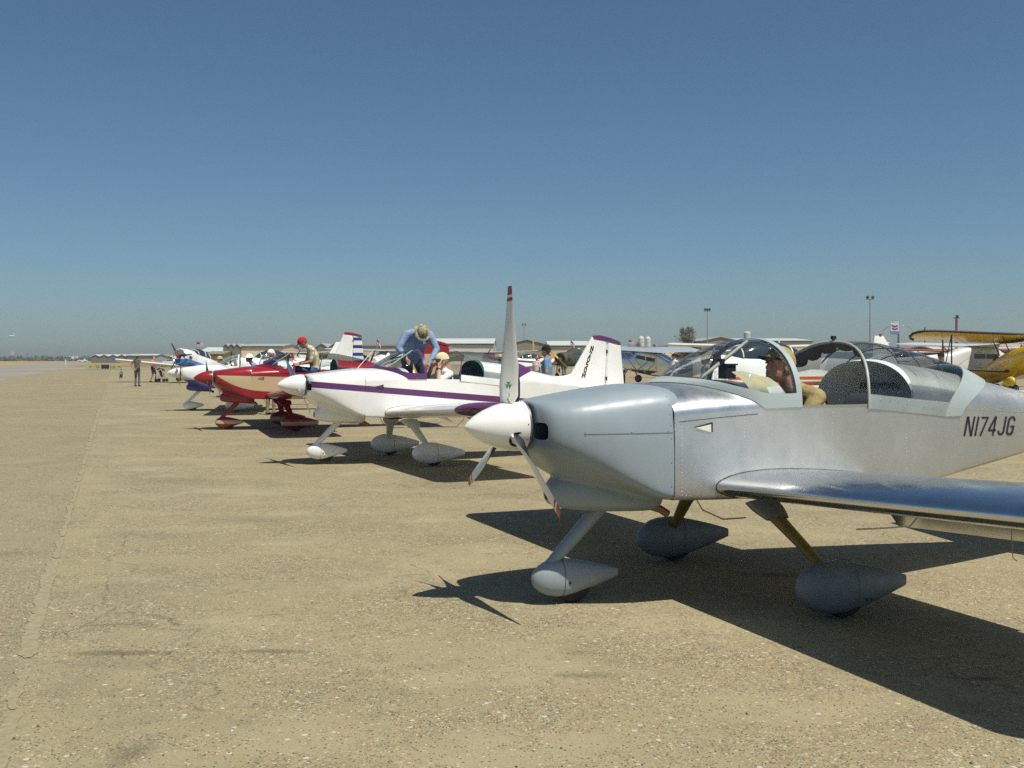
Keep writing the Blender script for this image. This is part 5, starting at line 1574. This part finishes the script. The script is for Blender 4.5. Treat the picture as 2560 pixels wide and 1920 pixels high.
def person(label, loc, rz, pose=None, base=STAND, h=1.75, shirt=None, pants=None, skn=None, shoes=None, sleeve=.45, leg=1.0, hair=(.05, .03, .02), hat=None, look=(0, 0), voxel=.02, group=None, fat=1.0, watch=False):
    s = h / 1.75
    J = {k: Vector(v) * s for k, v in dict(base, **(pose or {})).items()}
    skn = skn or SKIN_A; shoes = shoes or M('dark_shoes', (.03, .025, .02), .7)
    mb = MB(); seg = []                                    # seg: p0, p1, r0, r1, label
    def limb(a, b, r0, r1, lab, split=None, lab2=None):
        a, b = Vector(a), Vector(b)
        mid = a.lerp(b, .4)
        mb.tube([a, mid, b], [r0*s, (r0*.55 + r1*.45)*s*1.05, r1*s], 10); mb.ball(a, r0*s, 10, 6); mb.ball(b, r1*s, 10, 6)
        if split is None: seg.append((a, b, r0*s, r1*s, lab))
        else:
            m_ = a.lerp(b, split); rm = r0 + (r1 - r0)*split
            seg.append((a, m_, r0*s, rm*s, lab)); seg.append((m_, b, rm*s, r1*s, lab2))
    lat0 = (J['hipL'] - J['hipR']).normalized(); lat1 = (J['shL'] - J['shR']).normalized()
    sp = [J['pelvis'] - Vector((0, 0, .06*s)), J['pelvis'], J['waist'], J['chest'], J['upper'], J['neck']]
    wd = [.125, .165*fat, .150*fat, .172*fat, .150, .060]; dp = [.085, .115*fat, .108*fat, .118*fat, .085, .055]
    rings = []
    for i, p in enumerate(sp):
        d = (sp[min(i+1, 5)] - sp[max(i-1, 0)]).normalized()
        l_ = lat0.lerp(lat1, i / 5); l_ = (l_ - d * l_.dot(d)).normalized(); f_ = l_.cross(d)
        rings.append([p + l_*(wd[i]*s*math.cos(q)) + f_*(dp[i]*s*math.sin(q)) for q in [2*math.pi*k/16 for k in range(16)]])
    mb.rings(rings, True, True)
    for i in range(5): seg.append((sp[i], sp[i+1], dp[i]*s*1.15, dp[i+1]*s*1.15, 1 if i >= 1 else 2))
    for q in 'LR':
        sh, el, wr = J['sh'+q], J['el'+q], J['wr'+q]
        limb(J['upper'].lerp(sh, .35), sh, .075, .062, 1)
        if sleeve >= 1: limb(sh, el, .070, .058, 1); limb(el, wr, .056, .040, 1)
        else: limb(sh, el, .058, .045, 1, min(.95, sleeve * 1.6), 0); limb(el, wr, .043, .029, 0)
        hd = (wr - el).normalized()
        limb(wr, wr + hd*.07*s, .028, .030, 0)
        hp, kn, an = J['hip'+q], J['kn'+q], J['an'+q]
        if leg >= 1: limb(hp, kn, .088*fat, .060, 2); limb(kn, an, .058, .044, 2)
        else: limb(hp, kn, .088*fat, .056, 2, .97, 0); limb(kn, an, .054, .036, 0)
        fd = Vector((1, .12 if q == 'L' else -.12, 0)) if (kn - an).z > .1 else Vector((.3, 0, .9))
        fd.normalize()
        limb(an - Vector((0, 0, .035*s)) - fd*.03*s, an - Vector((0, 0, .045*s)) + fd*.15*s, .040, .032, 3)
    # head
    pt, yw = R(look[0]), R(look[1])
    F = Vector((math.cos(pt)*math.cos(yw), math.cos(pt)*math.sin(yw), math.sin(pt))); Lf = Vector((-math.sin(yw), math.cos(yw), 0)); U = F.cross(Lf)
    HM = Matrix.Identity(4)
    for i, a in enumerate((F, Lf, U)):
        for j in range(3): HM[j][i] = a[j]
    HM.translation = J['head']
    def hball(c, r, n=12, m=9):
        t = MB().ball((0, 0, 0), tuple(x*s for x in r), n, m)
        mb.add([HM @ (Vector(p) + Vector(c)*s) for p in t.v], t.f)
    hball((-.012, 0, .028), (.096, .076, .092)); hball((.018, 0, -.035), (.070, .060, .080)); hball((.055, 0, -.088), (.036, .034, .028))
    hball((.092, 0, -.022), (.020, .012, .022), 8, 6); hball((.078, 0, .005), (.02, .012, .03), 8, 6); hball((.080, 0, -.062), (.016, .026, .014), 8, 6)
    for e in (1, -1): hball((-.005, e*.077, -.012), (.020, .010, .032), 8, 6); hball((.07, e*.028, .028), (.016, .03, .012), 8, 6)
    mb.tube([J['neck'] - Vector((0, 0, .03*s)), J['neck'].lerp(J['head'], .55)], [.058*s, .052*s], 10)
    seg.append((J['neck'].lerp(J['head'], .12), J['head'] + U*.05*s, .055*s, .09*s, 0)); seg.append((HM @ Vector((.05*s, 0, -.08*s)), HM @ Vector((.08*s, 0, -.02*s)), .045*s, .04*s, 0))
    # one continuous surface
    o = mb.ob('body', skn, None, 0)
    md = o.modifiers.new('skin', 'REMESH'); md.mode = 'VOXEL'; md.voxel_size = voxel
    md = o.modifiers.new('soft', 'SMOOTH'); md.factor = .5; md.iterations = 2 if voxel > .015 else 3
    bake(o)
    me = o.data
    V = [tuple(v.co) for v in me.vertices]; Fc = [tuple(p.vertices) for p in me.polygons]
    C = np.array([tuple(p.center) for p in me.polygons])
    bpy.data.objects.remove(o); bpy.data.meshes.remove(me)
    best = np.full(len(C), 1e9); lab = np.zeros(len(C), int)
    for a, b, r0, r1, l_ in seg:
        a_ = np.array(a); d = np.array(b) - a_
        t = np.clip(((C - a_) @ d) / max(d @ d, 1e-9), 0, 1)
        dist = np.linalg.norm(C - (a_ + t[:, None]*d), axis=1) - (r0 + (r1 - r0)*t)
        k = dist < best; best[k] = dist[k]; lab[k] = l_
    # fingers
    fm = MB()
    for q in 'LR':
        el, wr = J['el'+q], J['wr'+q]
        hd = (wr - el).normalized(); side = hd.cross(Vector((0, 0, 1)) if abs(hd.z) < .8 else Vector((1, 0, 0))).normalized()
        if q == 'R': side = -side
        nrm = side.cross(hd)
        if nrm.z > 0: nrm = -nrm
        p0 = wr + hd*.075*s
        for k, ln in enumerate((.068, .078, .072, .055)):
            r_ = p0 + side*(.027 - .018*k)*s
            fm.tube([r_, r_ + hd*ln*.5*s + nrm*.010*s, r_ + hd*ln*.85*s + nrm*.035*s], [.0095*s, .0088*s, .007*s], 6)
        t0 = wr + hd*.03*s + side*.026*s
        fm.tube([t0, t0 + hd*.03*s + side*.026*s, t0 + hd*.062*s + side*.032*s + nrm*.01*s], [.0115*s, .010*s, .008*s], 6)
    if voxel < .016:      # eyes only matter close up
        for e in (1, -1):
            t = MB().ball((0, 0, 0), (.008*s, .013*s, .008*s), 8, 5)
            n0 = len(fm.f); fm.add([HM @ (Vector(p) + Vector((.079, e*.031, .012))*s) for p in t.v], t.f)
    off = len(V)
    V += [tuple(p) for p in fm.v]; Fc += [tuple(i + off for i in q) for q in fm.f]
    lab = list(lab) + [0]*len(fm.f)
    root = empty('person', loc, rz, label, 'person', group)
    ob('body', V, Fc, None, root, 70, [skn, shirt, pants, shoes], lab)
    # hair: shell over the back and top of the skull
    def shell(name, rad, keep, mat, c=(-.014, 0, .030), nn=18, mm=12):
        v = []; f = []
        for i in range(mm + 1):
            th = math.pi * i / mm
            for k in range(nn):
                ph = 2*math.pi*k/nn
                v.append(((rad[0]*math.sin(th)*math.cos(ph) + c[0])*s, (rad[1]*math.sin(th)*math.sin(ph) + c[1])*s, (rad[2]*math.cos(th) + c[2])*s))
        for i in range(mm):
            for k in range(nn):
                q = (i*nn + k, (i+1)*nn + k, (i+1)*nn + (k+1) % nn, i*nn + (k+1) % nn)
                m_ = sum((Vector(v[j]) for j in q), Vector())/4/s
                if keep(m_.x, m_.y, m_.z): f.append(q)
        o = ob(name, [HM @ Vector(p) for p in v], f, mat, root, 60)
        solidify(o, .008*s, offset=0)
        return o
    hm = M('hair_%d' % int(hair[0]*1000 + hair[2]*77), hair, .6, var=.4, vs=60, bump=.6, bs=90)
    shell('hair', (.105, .086, .100), lambda x, y, z: (x < .0 and z > -.07) or (z > .085), hm)
    if hat:
        kind, hmat = hat[0], hat[1]
        if kind == 'cap':
            o = shell('cap', (.112, .092, .110), lambda x, y, z: z > .042, hmat, (-.010, 0, .028))
            rg = []
            for k in range(13):
                a = -1.15 + 2.3*k/12
                r_ = .105; x0, y0 = r_*math.cos(a) - .012, .090*math.sin(a)
                ex = .085*math.cos(a*1.2)
                rg.append([HM @ (Vector((x0, y0, .048))*s), HM @ (Vector((x0 + max(ex, .0), y0*1.02, .040 - .010*abs(math.sin(a))))*s)])
            b_ = MB().rings(rg, closed=False).ob('brim', hat[2] if len(hat) > 2 else hmat, o, 60); solidify(b_, .006*s, offset=0)
        else:
            o = shell('hat', (.115, .095, .115), lambda x, y, z: z > .045, hmat, (-.008, 0, .030))
            bw = hat[2] if len(hat) > 2 else .065
            rg = []
            for k in range(25):
                a = 2*math.pi*k/24
                w_ = .010*math.sin(3*a)
                rg.append([HM @ (Vector((.104*math.cos(a) - .008, .087*math.sin(a), .052))*s), HM @ (Vector(((.104 + bw*.55)*math.cos(a) - .008, (.087 + bw*.55)*math.sin(a), .044 + w_*.5))*s), HM @ (Vector(((.104 + bw)*math.cos(a) - .008, (.087 + bw)*math.sin(a), .028 + w_))*s)])
            b_ = MB().rings(rg, closed=False).ob('brim', hmat, o, 60); solidify(b_, .007*s, offset=0)
    if watch:
        el, wr = J['elL'], J['wrL']; d = (wr - el).normalized()
        MB().lathe([(-.012, .033), (.012, .033)], d, el.lerp(wr, .9), 14).ob('wrist_watch', M_black, root)
    return root

def in_plane(p, t, v, z, ang=0):
    """place a person relative to an aircraft"""
    m = p.matrix_basis
    q = m @ Vector((t, v, z))
    return tuple(q), p.rotation_euler.z + R(ang)

DENIM = cloth('denim_blue', (.05, .085, .16)); NAVY = cloth('navy_trousers', (.014, .018, .035)); GREYP = cloth('grey_trousers', (.11, .115, .10)); KHAKI = cloth('khaki_trousers', (.25, .20, .12))
WTEE = cloth('white_tee', (.75, .75, .74)); SKY_SH = cloth('pale_blue_shirt', (.215, .30, .47)); BLACKC = cloth('black_cap', (.015, .015, .017)); CREAMC = cloth('cream_cap', (.66, .57, .33)); REDC = cloth('red_cap', (.42, .02, .03))
def print_cloth(name, a, b_, c, sc):
    b = NB(name)
    f = b.math('GREATER_THAN', b.noise(sc, 3, .6), .55); g = b.math('GREATER_THAN', b.noise(sc*1.7, 3, .6), .60)
    b.link(b.mix(g, b.mix(f, a, b_), c), b.p.inputs['Base Color']); b.p.inputs['Roughness'].default_value = .9
    b.bump(b.noise(12, 4), .9, .012)
    return b.m
CAMOH = print_cloth('camouflage_hat', (.33, .30, .20), (.12, .115, .07), (.045, .045, .03), 20)
ALOHA = print_cloth('printed_cream_shirt', (.58, .53, .38), (.30, .33, .20), (.36, .14, .09), 11)

# pilot of the silver aircraft, leaning forward under the windshield bow
l_, a_ = in_plane(silver, -.42, .25, .80)
person('man in khaki cap and tan shirt seated in the silver aircraft looking up', l_, a_, dict(waist=(.03, 0, .28), chest=(.10, 0, .43), upper=(.16, 0, .545), neck=(.235, 0, .605), head=(.335, 0, .735), shL=(.16, .185, .53), shR=(.16, -.185, .53),
       elL=(.33, .21, .31), wrL=(.52, .12, .38), elR=(.34, -.24, .31), wrR=(.54, -.16, .38)), SIT, 1.78, cloth('tan_print_shirt', (.33, .26, .12)), KHAKI, SKIN_C, hat=('cap', cloth('khaki_cap', (.34, .25, .11)), cloth('dark_brim', (.03, .025, .02))), look=(10, 6), voxel=.0085, hair=(.12, .10, .09))
# man leaning over the purple-striped aircraft from its far wing
l_, a_ = in_plane(purple, -.41, -1.0, .835, 90)
person('man in pale blue shirt and camouflage hat bending over the purple windshield', l_, a_, dict(pelvis=(-.10, 0, .80), waist=(-.03, 0, .93), chest=(.10, 0, 1.09), upper=(.19, 0, 1.20), neck=(.26, 0, 1.205), head=(.36, 0, 1.175), shL=(.19, .20, 1.17), elL=(.27, .30, .92), wrL=(.42, .12, .70),
       shR=(.19, -.20, 1.17), elR=(.20, -.34, .93), wrR=(.33, -.27, .78), hipL=(-.10, .10, .78), knL=(.12, .13, .43), anL=(-.03, .13, .08), hipR=(-.10, -.10, .78), knR=(.12, -.13, .43), anR=(-.03, -.13, .08)),
       STAND, 1.76, SKY_SH, NAVY, SKIN_A, sleeve=1.0, hat=('hat', CAMOH, .055), look=(-62, 0), voxel=.013, fat=1.30)
l_, a_ = in_plane(purple, -.42, .24, .775)
person('man in white T-shirt and cream cap seated in the purple-striped aircraft, hand at his face', l_, a_, dict(elL=(.14, .22, .44), wrL=(.085, .11, .665), elR=(.18, -.20, .46), wrR=(.15, -.05, .66)), SIT, 1.80, WTEE, DENIM, SKIN_B, hair=(.30, .28, .25),
       hat=('cap', CREAMC, cloth('navy_brim', (.03, .03, .05))), look=(-6, 0), voxel=.012, fat=1.12, watch=True)
# man sitting up on the red aircraft
l_, a_ = in_plane(redp, -.60, -.06, .80)
rm = person('man in red cap and printed cream shirt sitting up on the red aircraft', l_, a_, dict(pelvis=(0, 0, .50), waist=(.01, 0, .63), chest=(.05, 0, .83), upper=(.09, 0, .99), neck=(.155, 0, 1.06), head=(.285, 0, 1.135), shL=(.10, .19, .97), elL=(.14, .24, .71), wrL=(.38, .14, .66),
       shR=(.10, -.19, .97), elR=(.16, -.24, .71), wrR=(.40, -.12, .66), hipL=(.03, .09, .48), knL=(.43, .13, .56), anL=(.40, .12, .12), hipR=(.03, -.09, .48), knR=(.43, -.13, .56), anR=(.40, -.12, .12)),
       STAND, 1.80, ALOHA, DENIM, SKIN_A, hair=(.16, .10, .06), hat=('cap', REDC, BLACKC), look=(-38, 0), voxel=.014, fat=1.1, watch=True)
bk = empty('notebook', tuple(redp.matrix_basis @ Vector((-.13, .02, 1.445))), redp.rotation_euler.z, 'open pale notebook on the lap of the man in the red cap', 'notebook')
MB().box((-.15, -.20, 0), (.09, .20, .018)).ob('pages', M('paper_cream', (.66, .60, .46), .8), bk, 0)
# crew of the white over blue aircraft
l_, a_ = in_plane(bluep, -.42, -.02, .80)
person('person in wide white hat and pale blue shirt seated in the white over blue aircraft', l_, a_, dict(head=(.10, 0, .80), neck=(.03, 0, .67)), SIT, 1.78, SKY_SH, DENIM, SKIN_C, sleeve=1.0, hat=('hat', cloth('white_sun_hat', (.74, .73, .70)), .085), voxel=.018)
person('man in white cap and blue shirt seen from behind, beyond the red aircraft nose', (gx(672, 30), 30.2, 0), R(60), None, STAND, 1.86, cloth('royal_blue_shirt', (.035, .065, .25)), KHAKI, SKIN_B, hat=('cap', cloth('white_cap', (.75, .75, .75))), look=(-12, 0), voxel=.018, hair=(.3, .28, .26))
person('person in pale yellow top and straw hat standing behind the blue cowl', (gx(551, 44), 44, 0), R(200), None, STAND, 1.70, cloth('pale_yellow_top', (.62, .55, .22)), KHAKI, SKIN_B, leg=.5, hat=('hat', cloth('straw_hat', (.45, .36, .17)), .07), voxel=.02)
# people at far left
person('man in grey clothes and tan hat standing alone, hands clasped behind his back', (-21.73, 61.45, 0), R(75), dict(elL=(-.12, .27, 1.15), wrL=(-.15, .06, .93), elR=(-.12, -.27, 1.15), wrR=(-.16, -.05, .90)), STAND, 1.88, cloth('grey_shirt', (.125, .125, .115)), GREYP, SKIN_C, hat=('hat', cloth('tan_hat', (.42, .34, .18)), .05), voxel=.018)
person('toddler in teal top and dark shorts walking alone at the left', (-26.5, 71.9, 0), R(150), dict(head=(.04, 0, 1.60), knL=(.16, .1, .5), anL=(.08, .1, .1), anR=(-.18, -.1, .1), wrL=(.18, .24, .95)), STAND, .96, cloth('teal_top', (.12, .26, .27)), cloth('dark_shorts', (.03, .02, .025)), SKIN_B, leg=.5, hair=(.25, .15, .07), voxel=.016, fat=1.2)
person('woman in pink top and dark shorts pushing a stroller behind the white wing', (-24.95, 73.7, 0), R(-8), dict(elL=(.12, .24, 1.12), wrL=(.38, .20, 1.02), elR=(.12, -.24, 1.12), wrR=(.38, -.20, 1.02), knL=(.14, .1, .5), anL=(.12, .1, .08), anR=(-.14, -.1, .08)), STAND, 1.80, cloth('pink_top', (.58, .19, .19)), cloth('dark_blue_shorts', (.03, .04, .08)), SKIN_B, leg=.5, hair=(.10, .05, .03), voxel=.02, fat=1.25)
def stroller():
    root = empty('stroller', (-24.35, 73.6, 0), R(-8), 'dark baby stroller pushed by the woman in pink', 'stroller')
    mf = M('stroller_frame', (.06, .06, .065), .5); mc = cloth('stroller_cloth', (.10, .06, .05))
    for s in (.23, -.23):
        MB().tube([(-.28, s, 1.02), (-.12, s, .75), (.30, s, .16)], .014, 6).ob('frame_tube', mf, root)
        MB().tube([(.15, s, .62), (-.25, s, .14)], .014, 6).ob('frame_tube', mf, root)
        for x in (.30, -.27): wheel('wheel', (x, s, .12), .12, .05, root, M_tyre, M_hub)
    MB().tube([(-.28, .23, 1.02), (-.28, -.23, 1.02)], .016, 6).ob('handle', M_black, root)
    MB().rings([[(x, y*.2, z) for y in (-1, 1)] for x, z in ((.25, .34), (.05, .36), (-.02, .50), (-.10, .80))], closed=False).ob('seat', mc, root, 0)
    rr = [[(.02 + .30*math.cos(a)*.9 - .08, y, .62 + .34*math.sin(a)) for y in (-.22, -.1, .1, .22)] for a in [R(20 + 15*k) for k in range(9)]]
    o = MB().rings(rr, closed=False).ob('hood', mc, root, 60); solidify(o, .01, offset=0)
stroller()
person('person in dark blue top with white cap behind the white wing root', (gx(456, 78), 78, 0), R(170), None, STAND, 1.66, cloth('dark_blue_top', (.03, .04, .12)), KHAKI, SKIN_B, hat=('cap', cloth('white_cap', (.75, .75, .75))), voxel=.024)
person('fair-haired person in dark blue behind the white wing root', (gx(447, 80), 80, 0), R(20), None, STAND, 1.72, cloth('dark_blue_top', (.03, .04, .12)), DENIM, SKIN_B, hair=(.42, .28, .12), voxel=.024)
# people in the middle distance
person('man in black cap and blue T-shirt with jeans behind the purple-striped fuselage', (gx(1368, 27), 27, 0), R(170), dict(elL=(-.02, .25, 1.13), wrL=(.10, .20, .90)), STAND, 1.93, cloth('mid_blue_tee', (.14, .27, .42)), DENIM, SKIN_A, hat=('cap', BLACKC), look=(-8, 0), voxel=.016, fat=1.15, group='visitors on the apron')
person('woman in white top with a blue shirt tied round her waist', (gx(1341, 58), 58, 0), R(60), None, STAND, 1.72, cloth('white_pink_top', (.62, .54, .50)), cloth('blue_plaid', (.11, .17, .30)), SKIN_B, hair=(.22, .13, .05), voxel=.022, fat=1.2, group='visitors on the apron')
person('person in teal shirt and tan hat partly hidden by the propeller blade', (gx(1251, 50), 50, 0), R(200), None, STAND, 1.80, cloth('teal_shirt', (.02, .16, .17)), KHAKI, SKIN_A, hat=('hat', cloth('tan_hat', (.42, .34, .18)), .05), voxel=.022, group='visitors on the apron')
person('person in blue jeans standing under the camouflaged wing', (gx(1410, 88), 88, 0), R(100), None, STAND, 1.70, cloth('olive_shirt', (.08, .09, .05)), DENIM, SKIN_A, voxel=.026, group='visitors on the apron')
person('person in white shirt and dark trousers just right of the white fin', (gx(1557, 66), 66, 0), R(80), None, STAND, 1.72, cloth('white_shirt', (.66, .65, .62)), NAVY, SKIN_A, hat=('cap', cloth('white_cap', (.75, .75, .75))), voxel=.024, group='visitors on the apron')
person('man in black cap and white T-shirt left of the silver windshield', (gx(1686, 46), 46, 0), R(215), None, STAND, 1.82, WTEE, NAVY, SKIN_A, hat=('cap', BLACKC), voxel=.02, group='visitors on the apron')
person('dark-haired person in grey top beside the man in black cap and white T-shirt', (gx(1699, 47), 47.5, 0), R(120), None, STAND, 1.86, cloth('dark_grey_top', (.10, .10, .10)), KHAKI, SKIN_A, hair=(.05, .03, .02), voxel=.02, group='visitors on the apron')
person('person in white T-shirt seen through the front of the silver windshield', (gx(1768, 20), 20, 0), R(190), None, STAND, 1.74, WTEE, KHAKI, SKIN_A, voxel=.018, group='visitors on the apron')
person('person in white T-shirt seen past the brace of the silver windshield', (gx(1800, 20.5), 20.8, 0), R(120), None, STAND, 1.70, WTEE, DENIM, SKIN_A, voxel=.018, group='visitors on the apron')
person('person in dark cap and olive jacket left of the yellow biplane fin', (gx(2353, 30), 30, 0), R(230), None, STAND, 1.78, cloth('olive_jacket', (.13, .14, .10)), KHAKI, SKIN_C, sleeve=1.0, hat=('cap', BLACKC), voxel=.018, group='visitors on the apron')
person('person in black standing under the far biplane wing', (gx(2452, 60), 60, 0), R(150), None, STAND, 1.72, cloth('black_top', (.02, .02, .022)), DENIM, SKIN_A, voxel=.024, group='visitors on the apron')
person('person in dark red shirt beside the grey fin under the biplane wing', (gx(2428, 58), 58.5, 0), R(60), None, STAND, 1.70, cloth('dark_red_shirt', (.20, .02, .03)), DENIM, SKIN_A, voxel=.024, group='visitors on the apron')

# ------------------------------------------------------------------ summer haze over the airfield
def haze():
    m = bpy.data.materials.new('summer_haze'); m.use_nodes = True
    t = m.node_tree; t.nodes.remove(t.nodes['Principled BSDF'])
    v = t.nodes.new('ShaderNodeVolumePrincipled')
    v.inputs['Color'].default_value = (.90, .93, .95, 1); v.inputs['Density'].default_value = .00038; v.inputs['Anisotropy'].default_value = .2
    t.links.new(v.outputs[0], t.nodes['Material Output'].inputs['Volume'])
    o = MB().box((-900, -60, -1.2), (900, 1100, 26)).ob('haze', m, None, 0)
    tag(o, 'thin pale summer haze lying over the airfield', 'haze', kind='stuff')
haze()
